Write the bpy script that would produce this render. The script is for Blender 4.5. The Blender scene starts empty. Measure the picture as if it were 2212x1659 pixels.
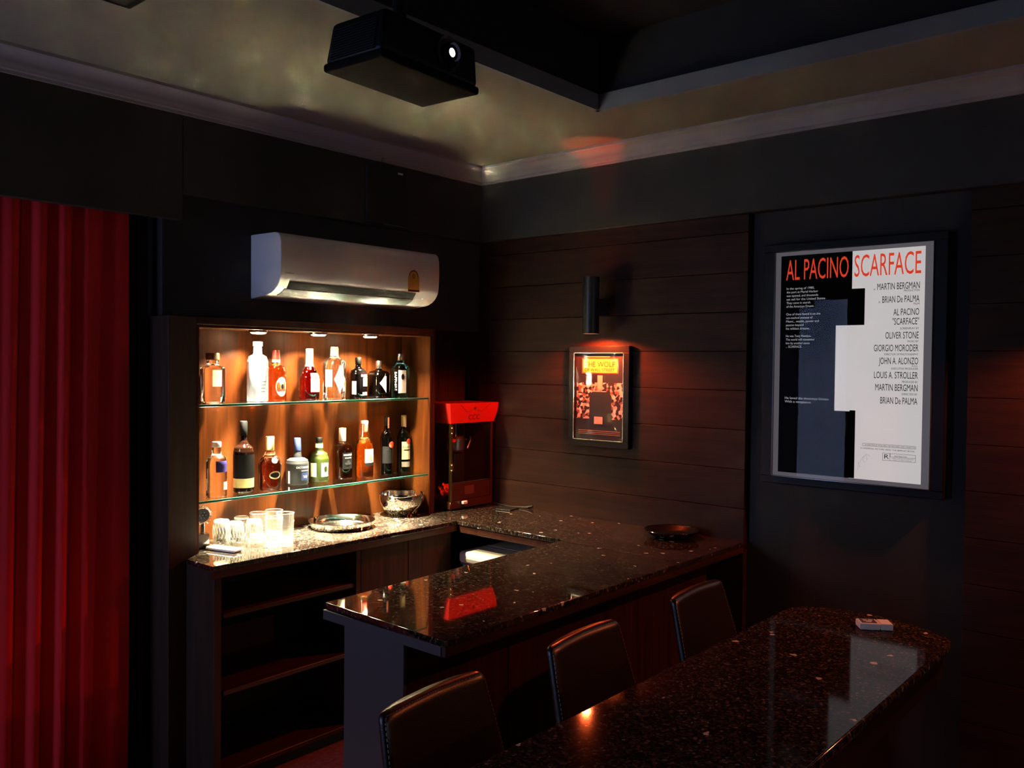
import bpy, bmesh, math, random
from mathutils import Vector, Matrix
random.seed(7)
sc = bpy.context.scene
PI = math.pi
R_ = math.radians

# ------------------------------------------------------------------ camera
EYE = 1.85
cam_d = bpy.data.cameras.new('camera')
cam = bpy.data.objects.new('camera', cam_d)
sc.collection.objects.link(cam)
cam_d.sensor_width = 36.0
cam_d.lens = 36.0 * 1877.82 / 2212.0
cam_d.clip_start = 0.02
cam.matrix_world = Matrix((
    (0.65177794, 0.01191292, -0.75831629, 0.0),
    (-0.75834397, 0.02341639, -0.65143387, 0.0),
    (0.00999655, 0.99965482, 0.02429637, EYE),
    (0, 0, 0, 1)))
sc.camera = cam

# ------------------------------------------------------------------ world, exposure, render look
w = bpy.data.worlds.new('world')
w.use_nodes = True
w.node_tree.nodes['Background'].inputs[0].default_value = (0.006, 0.008, 0.012, 1)
w.node_tree.nodes['Background'].inputs[1].default_value = 1.0
sc.world = w
sc.view_settings.view_transform = 'Standard'
sc.view_settings.look = 'None'
sc.view_settings.gamma = 1.0
sc.view_settings.use_curve_mapping = False
sc.view_settings.exposure = 0.0
cy = sc.cycles
cy.use_denoising = True
cy.use_adaptive_sampling = False
cy.max_bounces = 10
cy.diffuse_bounces = 4
cy.glossy_bounces = 5
cy.transmission_bounces = 8
cy.transparent_max_bounces = 16
cy.sample_clamp_indirect = 0.0
cy.blur_glossy = 0.08

COL = sc.collection

# ------------------------------------------------------------------ lamps (all of them stand inside a fixture built below)
def lamp(name, kind, loc, energy, color, **kw):
    d = bpy.data.lights.new(name, kind)
    d.energy = energy
    d.color = color
    for k, v in kw.items():
        setattr(d, k, v)
    o = bpy.data.objects.new(name, d)
    o.location = loc
    COL.objects.link(o)
    return o

PUCKS = [(2.360, 3.625), (2.709, 3.625), (3.047, 3.625)]
NICHE_TOP = 1.994
WARM = (1.0, 0.76, 0.44)
for i, (x, y) in enumerate(PUCKS):
    lamp('downlight_beam', 'AREA', (x, y, NICHE_TOP - 0.0195), 32.0, WARM,
         shape='DISK', size=0.062, spread=R_(128))
    lamp('downlight_core', 'SPOT', (x, y, NICHE_TOP - 0.022), 3200.0, (1.0, 0.86, 0.60),
         spot_size=R_(46), spot_blend=1.0, shadow_soft_size=0.018)
SC1 = (3.815, 2.725)
SC2 = (3.815, 0.36)
SC3 = (3.815, -1.25)
SC_LO, SC_HI = 2.0105, 2.314
RED = (1.0, 0.10, 0.022)
for (x, y), e, c in ((SC1, 90.0, RED), (SC2, 75.0, (1.0, 0.19, 0.05)), (SC3, 40.0, (1.0, 0.30, 0.09))):
    lamp('sconce_down_beam', 'SPOT', (x, y, SC_LO + 0.003), e, c,
         spot_size=R_(164), spot_blend=0.4, shadow_soft_size=0.02)
    up = lamp('sconce_up_beam', 'SPOT', (x, y, SC_HI - 0.012), 15.0 if y > 2 else 2.0, c,
              spot_size=R_(32), spot_blend=0.7, shadow_soft_size=0.02)
    up.rotation_euler = (PI, 0, 0)

# ------------------------------------------------------------------ materials
def nd(nt, t, **kw):
    n = nt.nodes.new(t)
    for k, v in kw.items():
        setattr(n, k, v)
    return n

def new_mat(name):
    m = bpy.data.materials.new(name)
    m.use_nodes = True
    nt = m.node_tree
    return m, nt, nt.nodes['Principled BSDF']

def mat(name, col, rough=0.5, metal=0.0, spec=0.5, coat=0.0, emit=None, es=0.0, bump=0.0, bscale=200, var=0.0, vscale=8):
    m, nt, p = new_mat(name)
    p.inputs['Base Color'].default_value = (*col, 1)
    p.inputs['Roughness'].default_value = rough
    p.inputs['Metallic'].default_value = metal
    p.inputs['Specular IOR Level'].default_value = spec
    p.inputs['Coat Weight'].default_value = coat
    p.inputs['Coat Roughness'].default_value = 0.05
    if emit:
        p.inputs['Emission Color'].default_value = (*emit, 1)
        p.inputs['Emission Strength'].default_value = es
    if bump or var:
        tc = nd(nt, 'ShaderNodeTexCoord')
        nz = nd(nt, 'ShaderNodeTexNoise')
        nz.inputs['Scale'].default_value = bscale if bump else vscale
        nz.inputs['Detail'].default_value = 4
        nt.links.new(tc.outputs['Object'], nz.inputs['Vector'])
        if bump:
            b = nd(nt, 'ShaderNodeBump')
            b.inputs['Strength'].default_value = bump
            b.inputs['Distance'].default_value = 0.002
            nt.links.new(nz.outputs['Fac'], b.inputs['Height'])
            nt.links.new(b.outputs['Normal'], p.inputs['Normal'])
        if var:
            nz2 = nd(nt, 'ShaderNodeTexNoise')
            nz2.inputs['Scale'].default_value = vscale
            nz2.inputs['Detail'].default_value = 5
            nt.links.new(tc.outputs['Object'], nz2.inputs['Vector'])
            r = nd(nt, 'ShaderNodeValToRGB')
            r.color_ramp.elements[0].position = 0.3
            r.color_ramp.elements[1].position = 0.7
            r.color_ramp.elements[0].color = (*[c * (1 - var) for c in col], 1)
            r.color_ramp.elements[1].color = (*[min(1, c * (1 + var)) for c in col], 1)
            nt.links.new(nz2.outputs['Fac'], r.inputs['Fac'])
            nt.links.new(r.outputs['Color'], p.inputs['Base Color'])
    return m

def wood(name, dark, light, rough, axis, coat=0.0, stretch=14.0, spec=0.5):
    """wood grain running along the given axis (0 x, 1 y, 2 z)"""
    m, nt, p = new_mat(name)
    tc = nd(nt, 'ShaderNodeTexCoord')
    mp = nd(nt, 'ShaderNodeMapping')
    s = [stretch * 2.2] * 3
    s[axis] = stretch * 0.16
    mp.inputs['Scale'].default_value = s
    oi = nd(nt, 'ShaderNodeObjectInfo')
    ad = nd(nt, 'ShaderNodeVectorMath', operation='ADD')
    sc_ = nd(nt, 'ShaderNodeVectorMath', operation='SCALE')
    sc_.inputs['Scale'].default_value = 37.0
    cmb = nd(nt, 'ShaderNodeCombineXYZ')
    for k in range(3):
        nt.links.new(oi.outputs['Random'], cmb.inputs[k])
    nt.links.new(cmb.outputs[0], sc_.inputs[0])
    nt.links.new(tc.outputs['Object'], ad.inputs[0])
    nt.links.new(sc_.outputs[0], ad.inputs[1])
    nt.links.new(ad.outputs[0], mp.inputs['Vector'])
    nz = nd(nt, 'ShaderNodeTexNoise')
    nz.inputs['Scale'].default_value = 1.0
    nz.inputs['Detail'].default_value = 7
    nz.inputs['Roughness'].default_value = 0.62
    nz.inputs['Distortion'].default_value = 0.8
    nt.links.new(mp.outputs['Vector'], nz.inputs['Vector'])
    r = nd(nt, 'ShaderNodeValToRGB')
    r.color_ramp.elements[0].position = 0.36
    r.color_ramp.elements[1].position = 0.66
    r.color_ramp.elements[0].color = (*dark, 1)
    r.color_ramp.elements[1].color = (*light, 1)
    nt.links.new(nz.outputs['Fac'], r.inputs['Fac'])
    nt.links.new(r.outputs['Color'], p.inputs['Base Color'])
    b = nd(nt, 'ShaderNodeBump')
    b.inputs['Strength'].default_value = 0.12
    b.inputs['Distance'].default_value = 0.001
    nt.links.new(nz.outputs['Fac'], b.inputs['Height'])
    nt.links.new(b.outputs['Normal'], p.inputs['Normal'])
    p.inputs['Roughness'].default_value = rough
    p.inputs['Specular IOR Level'].default_value = spec
    p.inputs['Coat Weight'].default_value = coat
    p.inputs['Coat Roughness'].default_value = 0.12
    return m

def granite(name, sheen=1.0):
    m, nt, p = new_mat(name)
    tc = nd(nt, 'ShaderNodeTexCoord')
    mp = nd(nt, 'ShaderNodeMapping')
    mp.inputs['Scale'].default_value = (1.0, 1.0, 0.6)
    nt.links.new(tc.outputs['Object'], mp.inputs['Vector'])
    nz = nd(nt, 'ShaderNodeTexNoise')
    nz.inputs['Scale'].default_value = 60
    nz.inputs['Detail'].default_value = 3
    nt.links.new(mp.outputs[0], nz.inputs['Vector'])
    mx = nd(nt, 'ShaderNodeMix', data_type='VECTOR')
    mx.inputs['Factor'].default_value = 0.012
    nt.links.new(mp.outputs[0], mx.inputs[4])
    nt.links.new(nz.outputs['Color'], mx.inputs[5])
    v = nd(nt, 'ShaderNodeTexVoronoi')
    v.inputs['Scale'].default_value = 150
    nt.links.new(mx.outputs[1], v.inputs['Vector'])
    sp = nd(nt, 'ShaderNodeSeparateColor')
    nt.links.new(v.outputs['Color'], sp.inputs[0])
    r = nd(nt, 'ShaderNodeValToRGB')
    r.color_ramp.interpolation = 'CONSTANT'
    els = [(0.0, (0.009, 0.008, 0.007)), (0.30, (0.022, 0.015, 0.011)), (0.58, (0.045, 0.031, 0.022)),
           (0.78, (0.012, 0.011, 0.010)), (0.88, (0.075, 0.060, 0.048)), (0.975, (0.15, 0.13, 0.11))]
    r.color_ramp.elements[0].position = els[0][0]
    r.color_ramp.elements[0].color = (*els[0][1], 1)
    r.color_ramp.elements[1].position = els[1][0]
    r.color_ramp.elements[1].color = (*els[1][1], 1)
    for pos, c in els[2:]:
        e = r.color_ramp.elements.new(pos)
        e.color = (*c, 1)
    nt.links.new(sp.outputs[0], r.inputs['Fac'])
    # rare bright mica chips
    v2 = nd(nt, 'ShaderNodeTexVoronoi')
    v2.inputs['Scale'].default_value = 70
    nt.links.new(mx.outputs[1], v2.inputs['Vector'])
    sp2 = nd(nt, 'ShaderNodeSeparateColor')
    nt.links.new(v2.outputs['Color'], sp2.inputs[0])
    gt = nd(nt, 'ShaderNodeMath', operation='GREATER_THAN')
    gt.inputs[1].default_value = 0.9945
    nt.links.new(sp2.outputs[1], gt.inputs[0])
    mc = nd(nt, 'ShaderNodeMix', data_type='RGBA')
    mc.inputs[7].default_value = (0.62, 0.58, 0.53, 1)
    nt.links.new(gt.outputs[0], mc.inputs['Factor'])
    nt.links.new(r.outputs['Color'], mc.inputs[6])
    nt.links.new(mc.outputs[2], p.inputs['Base Color'])
    p.inputs['Roughness'].default_value = 0.04
    p.inputs['Specular IOR Level'].default_value = 0.6
    p.inputs['Coat Weight'].default_value = 0.7
    p.inputs['Coat Roughness'].default_value = 0.03
    if sheen < 1:
        out = nt.nodes['Material Output']
        df = nd(nt, 'ShaderNodeBsdfDiffuse')
        gl = nd(nt, 'ShaderNodeBsdfGlossy')
        gl.inputs['Roughness'].default_value = 0.06
        fr = nd(nt, 'ShaderNodeFresnel')
        fr.inputs[0].default_value = 1.5
        mu = nd(nt, 'ShaderNodeMath', operation='MULTIPLY')
        mu.inputs[1].default_value = sheen
        ms = nd(nt, 'ShaderNodeMixShader')
        nt.links.new(mc.outputs[2], df.inputs[0])
        nt.links.new(fr.outputs[0], mu.inputs[0])
        nt.links.new(mu.outputs[0], ms.inputs[0])
        nt.links.new(df.outputs[0], ms.inputs[1])
        nt.links.new(gl.outputs[0], ms.inputs[2])
        nt.links.new(ms.outputs[0], out.inputs[0])
    return m

def thin_glass(name, tint=(1, 1, 1), ior=1.45, diffuse=0.0, rough=0.0, dcol=(0.8, 0.8, 0.8)):
    m = bpy.data.materials.new(name)
    m.use_nodes = True
    nt = m.node_tree
    nt.nodes.clear()
    out = nd(nt, 'ShaderNodeOutputMaterial')
    tr = nd(nt, 'ShaderNodeBsdfTransparent')
    tr.inputs[0].default_value = (*tint, 1)
    gl = nd(nt, 'ShaderNodeBsdfGlossy')
    gl.inputs['Roughness'].default_value = rough
    fr = nd(nt, 'ShaderNodeFresnel')
    # the sheet is thin: the same reflectance from either side
    ge = nd(nt, 'ShaderNodeNewGeometry')
    sw = nd(nt, 'ShaderNodeMix')
    sw.inputs[2].default_value = ior
    sw.inputs[3].default_value = 1.0 / ior
    nt.links.new(ge.outputs['Backfacing'], sw.inputs[0])
    nt.links.new(sw.outputs[0], fr.inputs[0])
    mx = nd(nt, 'ShaderNodeMixShader')
    nt.links.new(fr.outputs[0], mx.inputs[0])
    nt.links.new(gl.outputs[0], mx.inputs[2])
    if diffuse:
        df = nd(nt, 'ShaderNodeBsdfDiffuse')
        df.inputs[0].default_value = (*dcol, 1)
        m2 = nd(nt, 'ShaderNodeMixShader')
        m2.inputs[0].default_value = diffuse
        nt.links.new(tr.outputs[0], m2.inputs[1])
        nt.links.new(df.outputs[0], m2.inputs[2])
        nt.links.new(m2.outputs[0], mx.inputs[1])
    else:
        nt.links.new(tr.outputs[0], mx.inputs[1])
    nt.links.new(mx.outputs[0], out.inputs[0])
    return m

def glass(name, col, ior=1.45, rough=0.0):
    m, nt, p = new_mat(name)
    p.inputs['Base Color'].default_value = (*col, 1)
    p.inputs['Transmission Weight'].default_value = 1.0
    p.inputs['Roughness'].default_value = rough
    p.inputs['IOR'].default_value = ior
    return m

def emis(name, col, s):
    m = bpy.data.materials.new(name)
    m.use_nodes = True
    nt = m.node_tree
    nt.nodes.clear()
    out = nd(nt, 'ShaderNodeOutputMaterial')
    e = nd(nt, 'ShaderNodeEmission')
    e.inputs[0].default_value = (*col, 1)
    e.inputs[1].default_value = s
    nt.links.new(e.outputs[0], out.inputs[0])
    return m

def print_glow(name, col, s):  # adds a glow to printed colours that are no lamp
    return mat(name, [c * 0.6 for c in col], 0.9, spec=0.05, emit=col, es=s)

M = {}
M['paint'] = mat('dark_paint', (0.040, 0.038, 0.034), 0.75, bump=0.08, bscale=90, spec=0.25)
M['paint_band'] = mat('dark_band_paint', (0.046, 0.046, 0.039), 0.7, bump=0.08, bscale=90, spec=0.25)
M['black_paint'] = mat('black_paint', (0.012, 0.012, 0.012), 0.7)
M['ceiling'] = mat('ceiling_white', (0.205, 0.193, 0.155), 0.8, spec=0.2)
M['coffer'] = mat('coffer_dark', (0.030, 0.029, 0.030), 0.8, spec=0.2)
M['lip'] = mat('coffer_lip_grey', (0.20, 0.21, 0.22), 0.8, spec=0.2)
M['crown'] = mat('crown_white', (0.30, 0.287, 0.278), 0.7, spec=0.25)
M['floor'] = mat('red_brown_carpet', (0.16, 0.055, 0.060), 0.95, bump=0.6, bscale=400, var=0.25, vscale=40, spec=0.1)
M['plank'] = wood('dark_walnut_plank', (0.019, 0.0075, 0.004), (0.036, 0.014, 0.007), 0.55, 1, spec=0.15)
M['wood_dark'] = wood('dark_red_wood', (0.024, 0.007, 0.004), (0.050, 0.015, 0.008), 0.55, 2, spec=0.15)
M['wood_dark_x'] = wood('dark_red_wood_long', (0.026, 0.009, 0.005), (0.058, 0.019, 0.010), 0.38, 0, spec=0.4)
M['wood_jamb'] = wood('near_black_wood', (0.026, 0.017, 0.012), (0.045, 0.028, 0.018), 0.5, 2, spec=0.3)
M['wood_niche'] = wood('orange_brown_wood', (0.030, 0.0070, 0.0016), (0.090, 0.0225, 0.0036), 0.38, 2, stretch=9, spec=0.22)
M['table_base'] = wood('near_black_table_wood', (0.006, 0.003, 0.002), (0.012, 0.006, 0.004), 0.5, 0, spec=0.2)
M['granite'] = granite('black_brown_granite')
M['granite_honed'] = granite('honed_brown_granite', 0.40)
M['shelf_glass'] = thin_glass('clear_shelf_glass', (0.92, 0.97, 0.95), 1.7, rough=0.05)
M['shelf_edge'] = mat('green_glass_edge', (0.02, 0.10, 0.075), 0.08, spec=0.8)
M['tumbler'] = thin_glass('tumbler_glass', (0.97, 0.97, 0.95), 1.5, 0.07, 0.03, (0.9, 0.9, 0.85))
M['tumbler_base'] = thin_glass('tumbler_thick_base', (0.9, 0.9, 0.86), 1.6, 0.35, 0.05, (0.9, 0.9, 0.85))
M['pane'] = thin_glass('frame_glass', (0.98, 0.98, 0.98), 1.33)
M['black_frame'] = mat('black_satin_frame', (0.006, 0.006, 0.006), 0.4, spec=0.15)
M['black_metal'] = mat('black_metal', (0.012, 0.012, 0.013), 0.35, spec=0.5)
M['steel'] = mat('polished_steel', (0.78, 0.76, 0.72), 0.09, 1.0)
M['steel_dull'] = mat('brushed_steel', (0.60, 0.58, 0.55), 0.25, 1.0)
M['dark_steel'] = mat('dark_polished_metal', (0.20, 0.19, 0.19), 0.10, 1.0)
M['brass'] = mat('brass', (0.75, 0.60, 0.22), 0.22, 1.0)
M['ac_white'] = mat('white_glossy_plastic', (0.72, 0.70, 0.70), 0.09, spec=0.5)
M['ac_dark'] = mat('grey_louver', (0.10, 0.10, 0.10), 0.4)
M['print_black'] = mat('black_print', (0.012, 0.012, 0.012), 0.6)
M['print_grey'] = mat('grey_print', (0.25, 0.25, 0.26), 0.6)
M['yellow_sticker'] = mat('ochre_sticker', (0.62, 0.36, 0.06), 0.5)
M['brown_print'] = mat('brown_print', (0.10, 0.03, 0.02), 0.6)
M['red_plastic'] = mat('red_enamel', (0.50, 0.014, 0.010), 0.35)
M['maroon'] = mat('maroon_enamel', (0.050, 0.012, 0.007), 0.3)
M['leather'] = mat('black_leather', (0.014, 0.010, 0.009), 0.30, bump=0.25, bscale=260, spec=0.55)
M['thread'] = mat('pale_stitching', (0.34, 0.30, 0.28), 0.7)
M['velvet'] = mat('red_velvet', (0.74, 0.030, 0.040), 0.85, bump=0.3, bscale=500, spec=0.15)
M['velvet'].node_tree.nodes['Principled BSDF'].inputs['Sheen Weight'].default_value = 0.5
M['velvet'].node_tree.nodes['Principled BSDF'].inputs['Sheen Tint'].default_value = (0.9, 0.1, 0.1, 1)
M['drape_dark'] = mat('black_brown_drape', (0.020, 0.014, 0.012), 0.9, spec=0.1)
M['bar_end'] = mat('grey_laminate', (0.065, 0.066, 0.068), 0.45, spec=0.4)
M['fridge'] = mat('cream_white_plastic', (0.80, 0.77, 0.68), 0.35)
M['fridge_grey'] = mat('grey_gasket', (0.20, 0.19, 0.17), 0.5)
M['white_plastic'] = mat('white_plastic', (0.85, 0.85, 0.85), 0.3)
M['puck_lens'] = emis('warm_lamp_lens', WARM, 60.0)
M['red_lens'] = emis('red_lamp_lens', (1.0, 0.26, 0.12), 25.0)
M['proj_lens'] = emis('projector_lens_glow', (0.86, 0.90, 1.0), 14.0)
M['proj_body'] = mat('black_projector_shell', (0.010, 0.010, 0.010), 0.5, spec=0.3)
M['proj_base'] = mat('dark_grey_projector_base', (0.012, 0.011, 0.009), 0.8, spec=0.05)
M['lens_glass'] = mat('dark_lens_barrel', (0.02, 0.02, 0.03), 0.08, spec=0.8)
M['door_glow'] = emis('lit_frosted_door_glass', (0.45, 0.56, 1.0), 8.5)
M['screen'] = mat('matt_white_screen', (0.85, 0.85, 0.85), 0.9, spec=0.1)
M['cord'] = mat('black_cord', (0.02, 0.02, 0.02), 0.4)

# ------------------------------------------------------------------ mesh helper
class MB:
    def __init__(self):
        self.bm = bmesh.new()
        self.wn = False
    def _merge(self, b, T=None):
        me = bpy.data.meshes.new('tmp')
        b.to_mesh(me)
        b.free()
        if T is not None:
            me.transform(T)
        self.bm.from_mesh(me)
        bpy.data.meshes.remove(me)
        return self
    def box(self, x0, x1, y0, y1, z0, z1, bev=0.0, seg=2, T=None):
        b = bmesh.new()
        bmesh.ops.create_cube(b, size=1.0)
        sx, sy, sz = abs(x1 - x0), abs(y1 - y0), abs(z1 - z0)
        for v in b.verts:
            v.co = Vector(((x0 + x1) / 2 + v.co.x * sx, (y0 + y1) / 2 + v.co.y * sy, (z0 + z1) / 2 + v.co.z * sz))
        if bev > 0:
            bev = min(bev, 0.48 * min(sx, sy, sz))
            self.wn = True
            bmesh.ops.bevel(b, geom=b.edges[:], offset=bev, segments=seg, profile=0.5, affect='EDGES')
        return self._merge(b, T)
    def prism(self, pts, lo, hi, axis=2, bev=0.0, seg=2, T=None):
        """polygon pts (2D) extruded along axis from lo to hi; axis 2: (x,y); axis 1: (x,z); axis 0: (y,z)"""
        b = bmesh.new()
        def mk(p, h):
            if axis == 2: return (p[0], p[1], h)
            if axis == 1: return (p[0], h, p[1])
            return (h, p[0], p[1])
        vs = [b.verts.new(mk(p, lo)) for p in pts]
        f = b.faces.new(vs)
        r = bmesh.ops.extrude_face_region(b, geom=[f])
        d = Vector(mk((0, 0), hi - lo))
        bmesh.ops.translate(b, verts=[g for g in r['geom'] if isinstance(g, bmesh.types.BMVert)], vec=d)
        bmesh.ops.recalc_face_normals(b, faces=b.faces[:])
        if bev > 0:
            self.wn = True
            bmesh.ops.bevel(b, geom=b.edges[:], offset=bev, segments=seg, profile=0.5, affect='EDGES')
        return self._merge(b, T)
    def lathe(self, prof, cx=0, cy=0, n=28, square=0.0, sy=1.0, cap=True, T=None, rot=0.0):
        """prof: list of (z, r). square>0 makes a rounded-square section."""
        b = bmesh.new()
        rings = []
        for z, r in prof:
            ring = []
            for k in range(n):
                t = 2 * PI * k / n + rot
                c, s = math.cos(t), math.sin(t)
                rr = r
                if square:
                    e = 2 + square * 6
                    rr = r / (abs(math.cos(t - rot)) ** e + abs(math.sin(t - rot)) ** e) ** (1 / e)
                ring.append(b.verts.new((cx + rr * c, cy + rr * s * sy, z)))
            rings.append(ring)
        for a, c in zip(rings, rings[1:]):
            for k in range(n):
                b.faces.new((a[k], a[(k + 1) % n], c[(k + 1) % n], c[k]))
        if cap:
            b.faces.new(list(reversed(rings[0])))
            b.faces.new(rings[-1])
        return self._merge(b, T)
    def tube(self, pts, r, n=8, T=None, closed=False):
        b = bmesh.new()
        pts = [Vector(p) for p in pts]
        rings = []
        L = len(pts)
        for i, p in enumerate(pts):
            if closed:
                d = pts[(i + 1) % L] - pts[i - 1]
            else:
                d = pts[min(i + 1, L - 1)] - pts[max(i - 1, 0)]
            d.normalize()
            a = d.orthogonal() if abs(d.z) > 0.95 else d.cross(Vector((0, 0, 1)))
            a.normalize()
            c = d.cross(a)
            rr = r[i] if isinstance(r, (list, tuple)) else r
            rings.append([b.verts.new(p + (a * math.cos(2 * PI * k / n) + c * math.sin(2 * PI * k / n)) * rr) for k in range(n)])
        prs = list(zip(rings, rings[1:]))
        if closed:
            prs.append((rings[-1], rings[0]))
        for a, c in prs:
            for k in range(n):
                b.faces.new((a[k], a[(k + 1) % n], c[(k + 1) % n], c[k]))
        if not closed:
            b.faces.new(list(reversed(rings[0])))
            b.faces.new(rings[-1])
        bmesh.ops.recalc_face_normals(b, faces=b.faces[:])
        return self._merge(b, T)
    def quad(self, a, b_, c, d):
        vs = [self.bm.verts.new(p) for p in (a, b_, c, d)]
        self.bm.faces.new(vs)
        return self
    def grid(self, fn, nu, nv):
        vs = [[self.bm.verts.new(fn(i / nu, j / nv)) for j in range(nv + 1)] for i in range(nu + 1)]
        for i in range(nu):
            for j in range(nv):
                self.bm.faces.new((vs[i][j], vs[i + 1][j], vs[i + 1][j + 1], vs[i][j + 1]))
        return self
    def raw(self, verts, faces):
        vs = [self.bm.verts.new(v) for v in verts]
        for f in faces:
            try:
                self.bm.faces.new([vs[k] for k in f])
            except ValueError:
                pass
        return self
    def mesh(self, name, m, off=None, smooth=True):
        me = bpy.data.meshes.new(name)
        if off is not None:
            bmesh.ops.translate(self.bm, verts=self.bm.verts[:], vec=-Vector(off))
        self.bm.to_mesh(me)
        self.bm.free()
        me.materials.append(m)
        if smooth:
            me.shade_smooth()
            me.set_sharp_from_angle(angle=R_(38))
        return me
    def build(self, name, m, parent=None, loc=None, local=False, smooth=True):
        """world-space geometry becomes one object; parented parts get their vertices moved into the parent's frame"""
        if parent is not None:
            off = None if local else wloc(parent)
            o = bpy.data.objects.new(name, self.mesh(name, m, off, smooth))
            o.parent = parent
        else:
            off = loc if loc is not None else None
            o = bpy.data.objects.new(name, self.mesh(name, m, off, smooth))
            if loc is not None:
                o.location = loc
        COL.objects.link(o)
        if self.wn and smooth:
            wm = o.modifiers.new('flat_faces', 'WEIGHTED_NORMAL')
            wm.weight = 100
            wm.keep_sharp = True
        return o

def wloc(o):
    v = Vector((0, 0, 0))
    while o:
        v += o.location
        o = o.parent
    return v

def thing(name, label, cat, loc, group=None, rz=0.0):
    o = bpy.data.objects.new(name, None)
    o.empty_display_size = 0.05
    o.location = loc
    o.rotation_euler = (0, 0, rz)
    COL.objects.link(o)
    return tag(o, label, cat, group)

def tag(o, label, cat, group=None):
    o['label'] = label
    o['category'] = cat
    if group:
        o['group'] = group
    return o

def struct(o):
    o['kind'] = 'structure'
    return o

def dup(src, label=None, loc=None, rz=None):
    c = src.copy()
    COL.objects.link(c)
    if loc is not None: c.location = loc
    if rz is not None: c.rotation_euler = (0, 0, rz)
    if label: c['label'] = label
    for ch in src.children:
        d = ch.copy(); COL.objects.link(d); d.parent = c
        for g in ch.children:
            e = g.copy(); COL.objects.link(e); e.parent = d
    return c

# ------------------------------------------------------------------ lettering
_tc = {}
def text_mesh(s, bold=0.0):
    """verts (x,y), faces, bbox of a string in the built-in face"""
    if s in _tc:
        return _tc[s]
    cu = bpy.data.curves.new('t', 'FONT')
    cu.body = s
    cu.size = 1.0
    cu.resolution_u = 3
    cu.offset = bold
    ob = bpy.data.objects.new('t', cu)
    COL.objects.link(ob)
    dg = bpy.context.evaluated_depsgraph_get()
    dg.update()
    me = bpy.data.meshes.new_from_object(ob.evaluated_get(dg))
    vs = [(v.co.x, v.co.y) for v in me.vertices]
    fs = [tuple(p.vertices) for p in me.polygons]
    bpy.data.objects.remove(ob)
    bpy.data.curves.remove(cu)
    bpy.data.meshes.remove(me)
    xs = [v[0] for v in vs]; ys = [v[1] for v in vs]
    _tc[s] = (vs, fs, (min(xs), max(xs), min(ys), max(ys)))
    return _tc[s]

def put_text(mb, s, fn, x, y, h, width=None, align='l', maxw=None):
    """cap height h, baseline at y; fn maps 2D to 3D; width forces the overall width"""
    vs, fs, (x0, x1, y0, y1) = text_mesh(s)
    sy = h / 0.729
    w0 = (x1 - x0) * sy
    sx = sy
    if width: sx = sy * width / w0
    elif maxw and w0 > maxw: sx = sy * maxw / w0
    W = (x1 - x0) * sx
    ox = x - {'l': 0, 'r': W, 'c': W / 2}[align]
    mb.raw([fn(ox + (vx - x0) * sx, y + vy * sy) for vx, vy in vs], fs)
    return W

# =================================================================== STRUCTURE
XR = 3.9465          # face of the plank panels on the right wall
YF = 3.55            # front plane of the niche cabinet
YB = 3.80            # back wall
CT = 0.99            # counter top height
CEIL = 3.02
XL, YN = -1.30, -2.2 # left and front walls (behind the camera)

struct(MB().box(XL - 0.1, 4.15, YN - 0.1, 4.0, -0.06, 0.0).build('floor', M['floor']))

# right wall, painted, with two fields of planks
wr = struct(MB().box(3.985, 4.10, YN, 4.0, 0, 3.3).build('wall_right', M['paint']))
seams = [0.0 + 0.0]
z0 = 1.85 + 0.86 * -0.145
zs = sorted([z0 + 0.86 * 0.224 * k for k in range(-9, 5)])
zs = [z for z in zs if 0.02 < z < 2.575]
levels = [0.0] + zs + [2.585]
def plank_field(y0, y1, par):
    for a, b in zip(levels, levels[1:]):
        MB().box(XR, 3.986, y0, y1, a + 0.0010, b - 0.0010, 0.0014, 1).build('plank', M['plank'], par)
plank_field(1.890, 3.66, wr)
plank_field(-0.62, 0.912, wr)

# back wall
wb = struct(MB().box(XL, 4.0, YB, YB + 0.1, 0, 3.3).build('wall_back', M['wood_dark']))
struct(MB().box(1.90, 3.985, 3.664, YB, 2.0405, 2.60).build('trim_6', M['paint']))
struct(MB().box(XL, XL + 0.02 - 0.12, YN, 4.0, 0, 3.3).build('wall_left', M['paint']))
struct(MB().box(XL, 4.1, YN - 0.1, YN, 0, 3.3).build('wall_front', M['paint']))

# painted bands under the cornice
struct(MB().box(3.918, 3.986, YN, 3.64, 2.585, 2.935, 0.003, 1).build('trim_1', M['paint_band']))
struct(MB().box(1.977, 3.93, 3.628, 3.80, 2.583, 2.935, 0.003, 1).build('trim_2', M['paint_band']))
struct(MB().box(XL, 1.977, 3.628, 3.662, 2.466, 2.935, 0.003, 1).build('trim_3', M['paint_band']))

# cornice: stepped profile
def crown_prof():
    p = [(0.0, 2.928), (0.010, 2.928), (0.012, 2.940), (0.020, 2.944), (0.024, 2.956)]
    for k in range(7):
        t = k / 6 * PI / 2
        p.append((0.026 + 0.046 * (1 - math.cos(t)), 2.958 + 0.044 * math.sin(t)))
    p += [(0.078, 3.004), (0.086, 3.008), (0.088, CEIL + 0.004), (0.0, CEIL + 0.004)]
    return p
cp = crown_prof()
YC, XC = 3.628, 3.918
def crown(name, back):
    b = MB()
    n = len(cp)
    def ring(end):
        if back:
            return [((XC - d) if end else XL, YC - d, z) for d, z in cp]
        return [(XC - d, (YC - d) if end else YN, z) for d, z in cp]
    A, B = ring(0), ring(1)
    fs = [(k, (k + 1) % n, n + (k + 1) % n, n + k) for k in range(n)]
    b.raw(A + B, fs + [tuple(range(n)), tuple(range(2 * n - 1, n - 1, -1))])
    bmesh.ops.recalc_face_normals(b.bm, faces=b.bm.faces[:])
    return struct(b.build(name, M['crown']))
crown('trim_4', True)
crown('trim_5', False)

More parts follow.
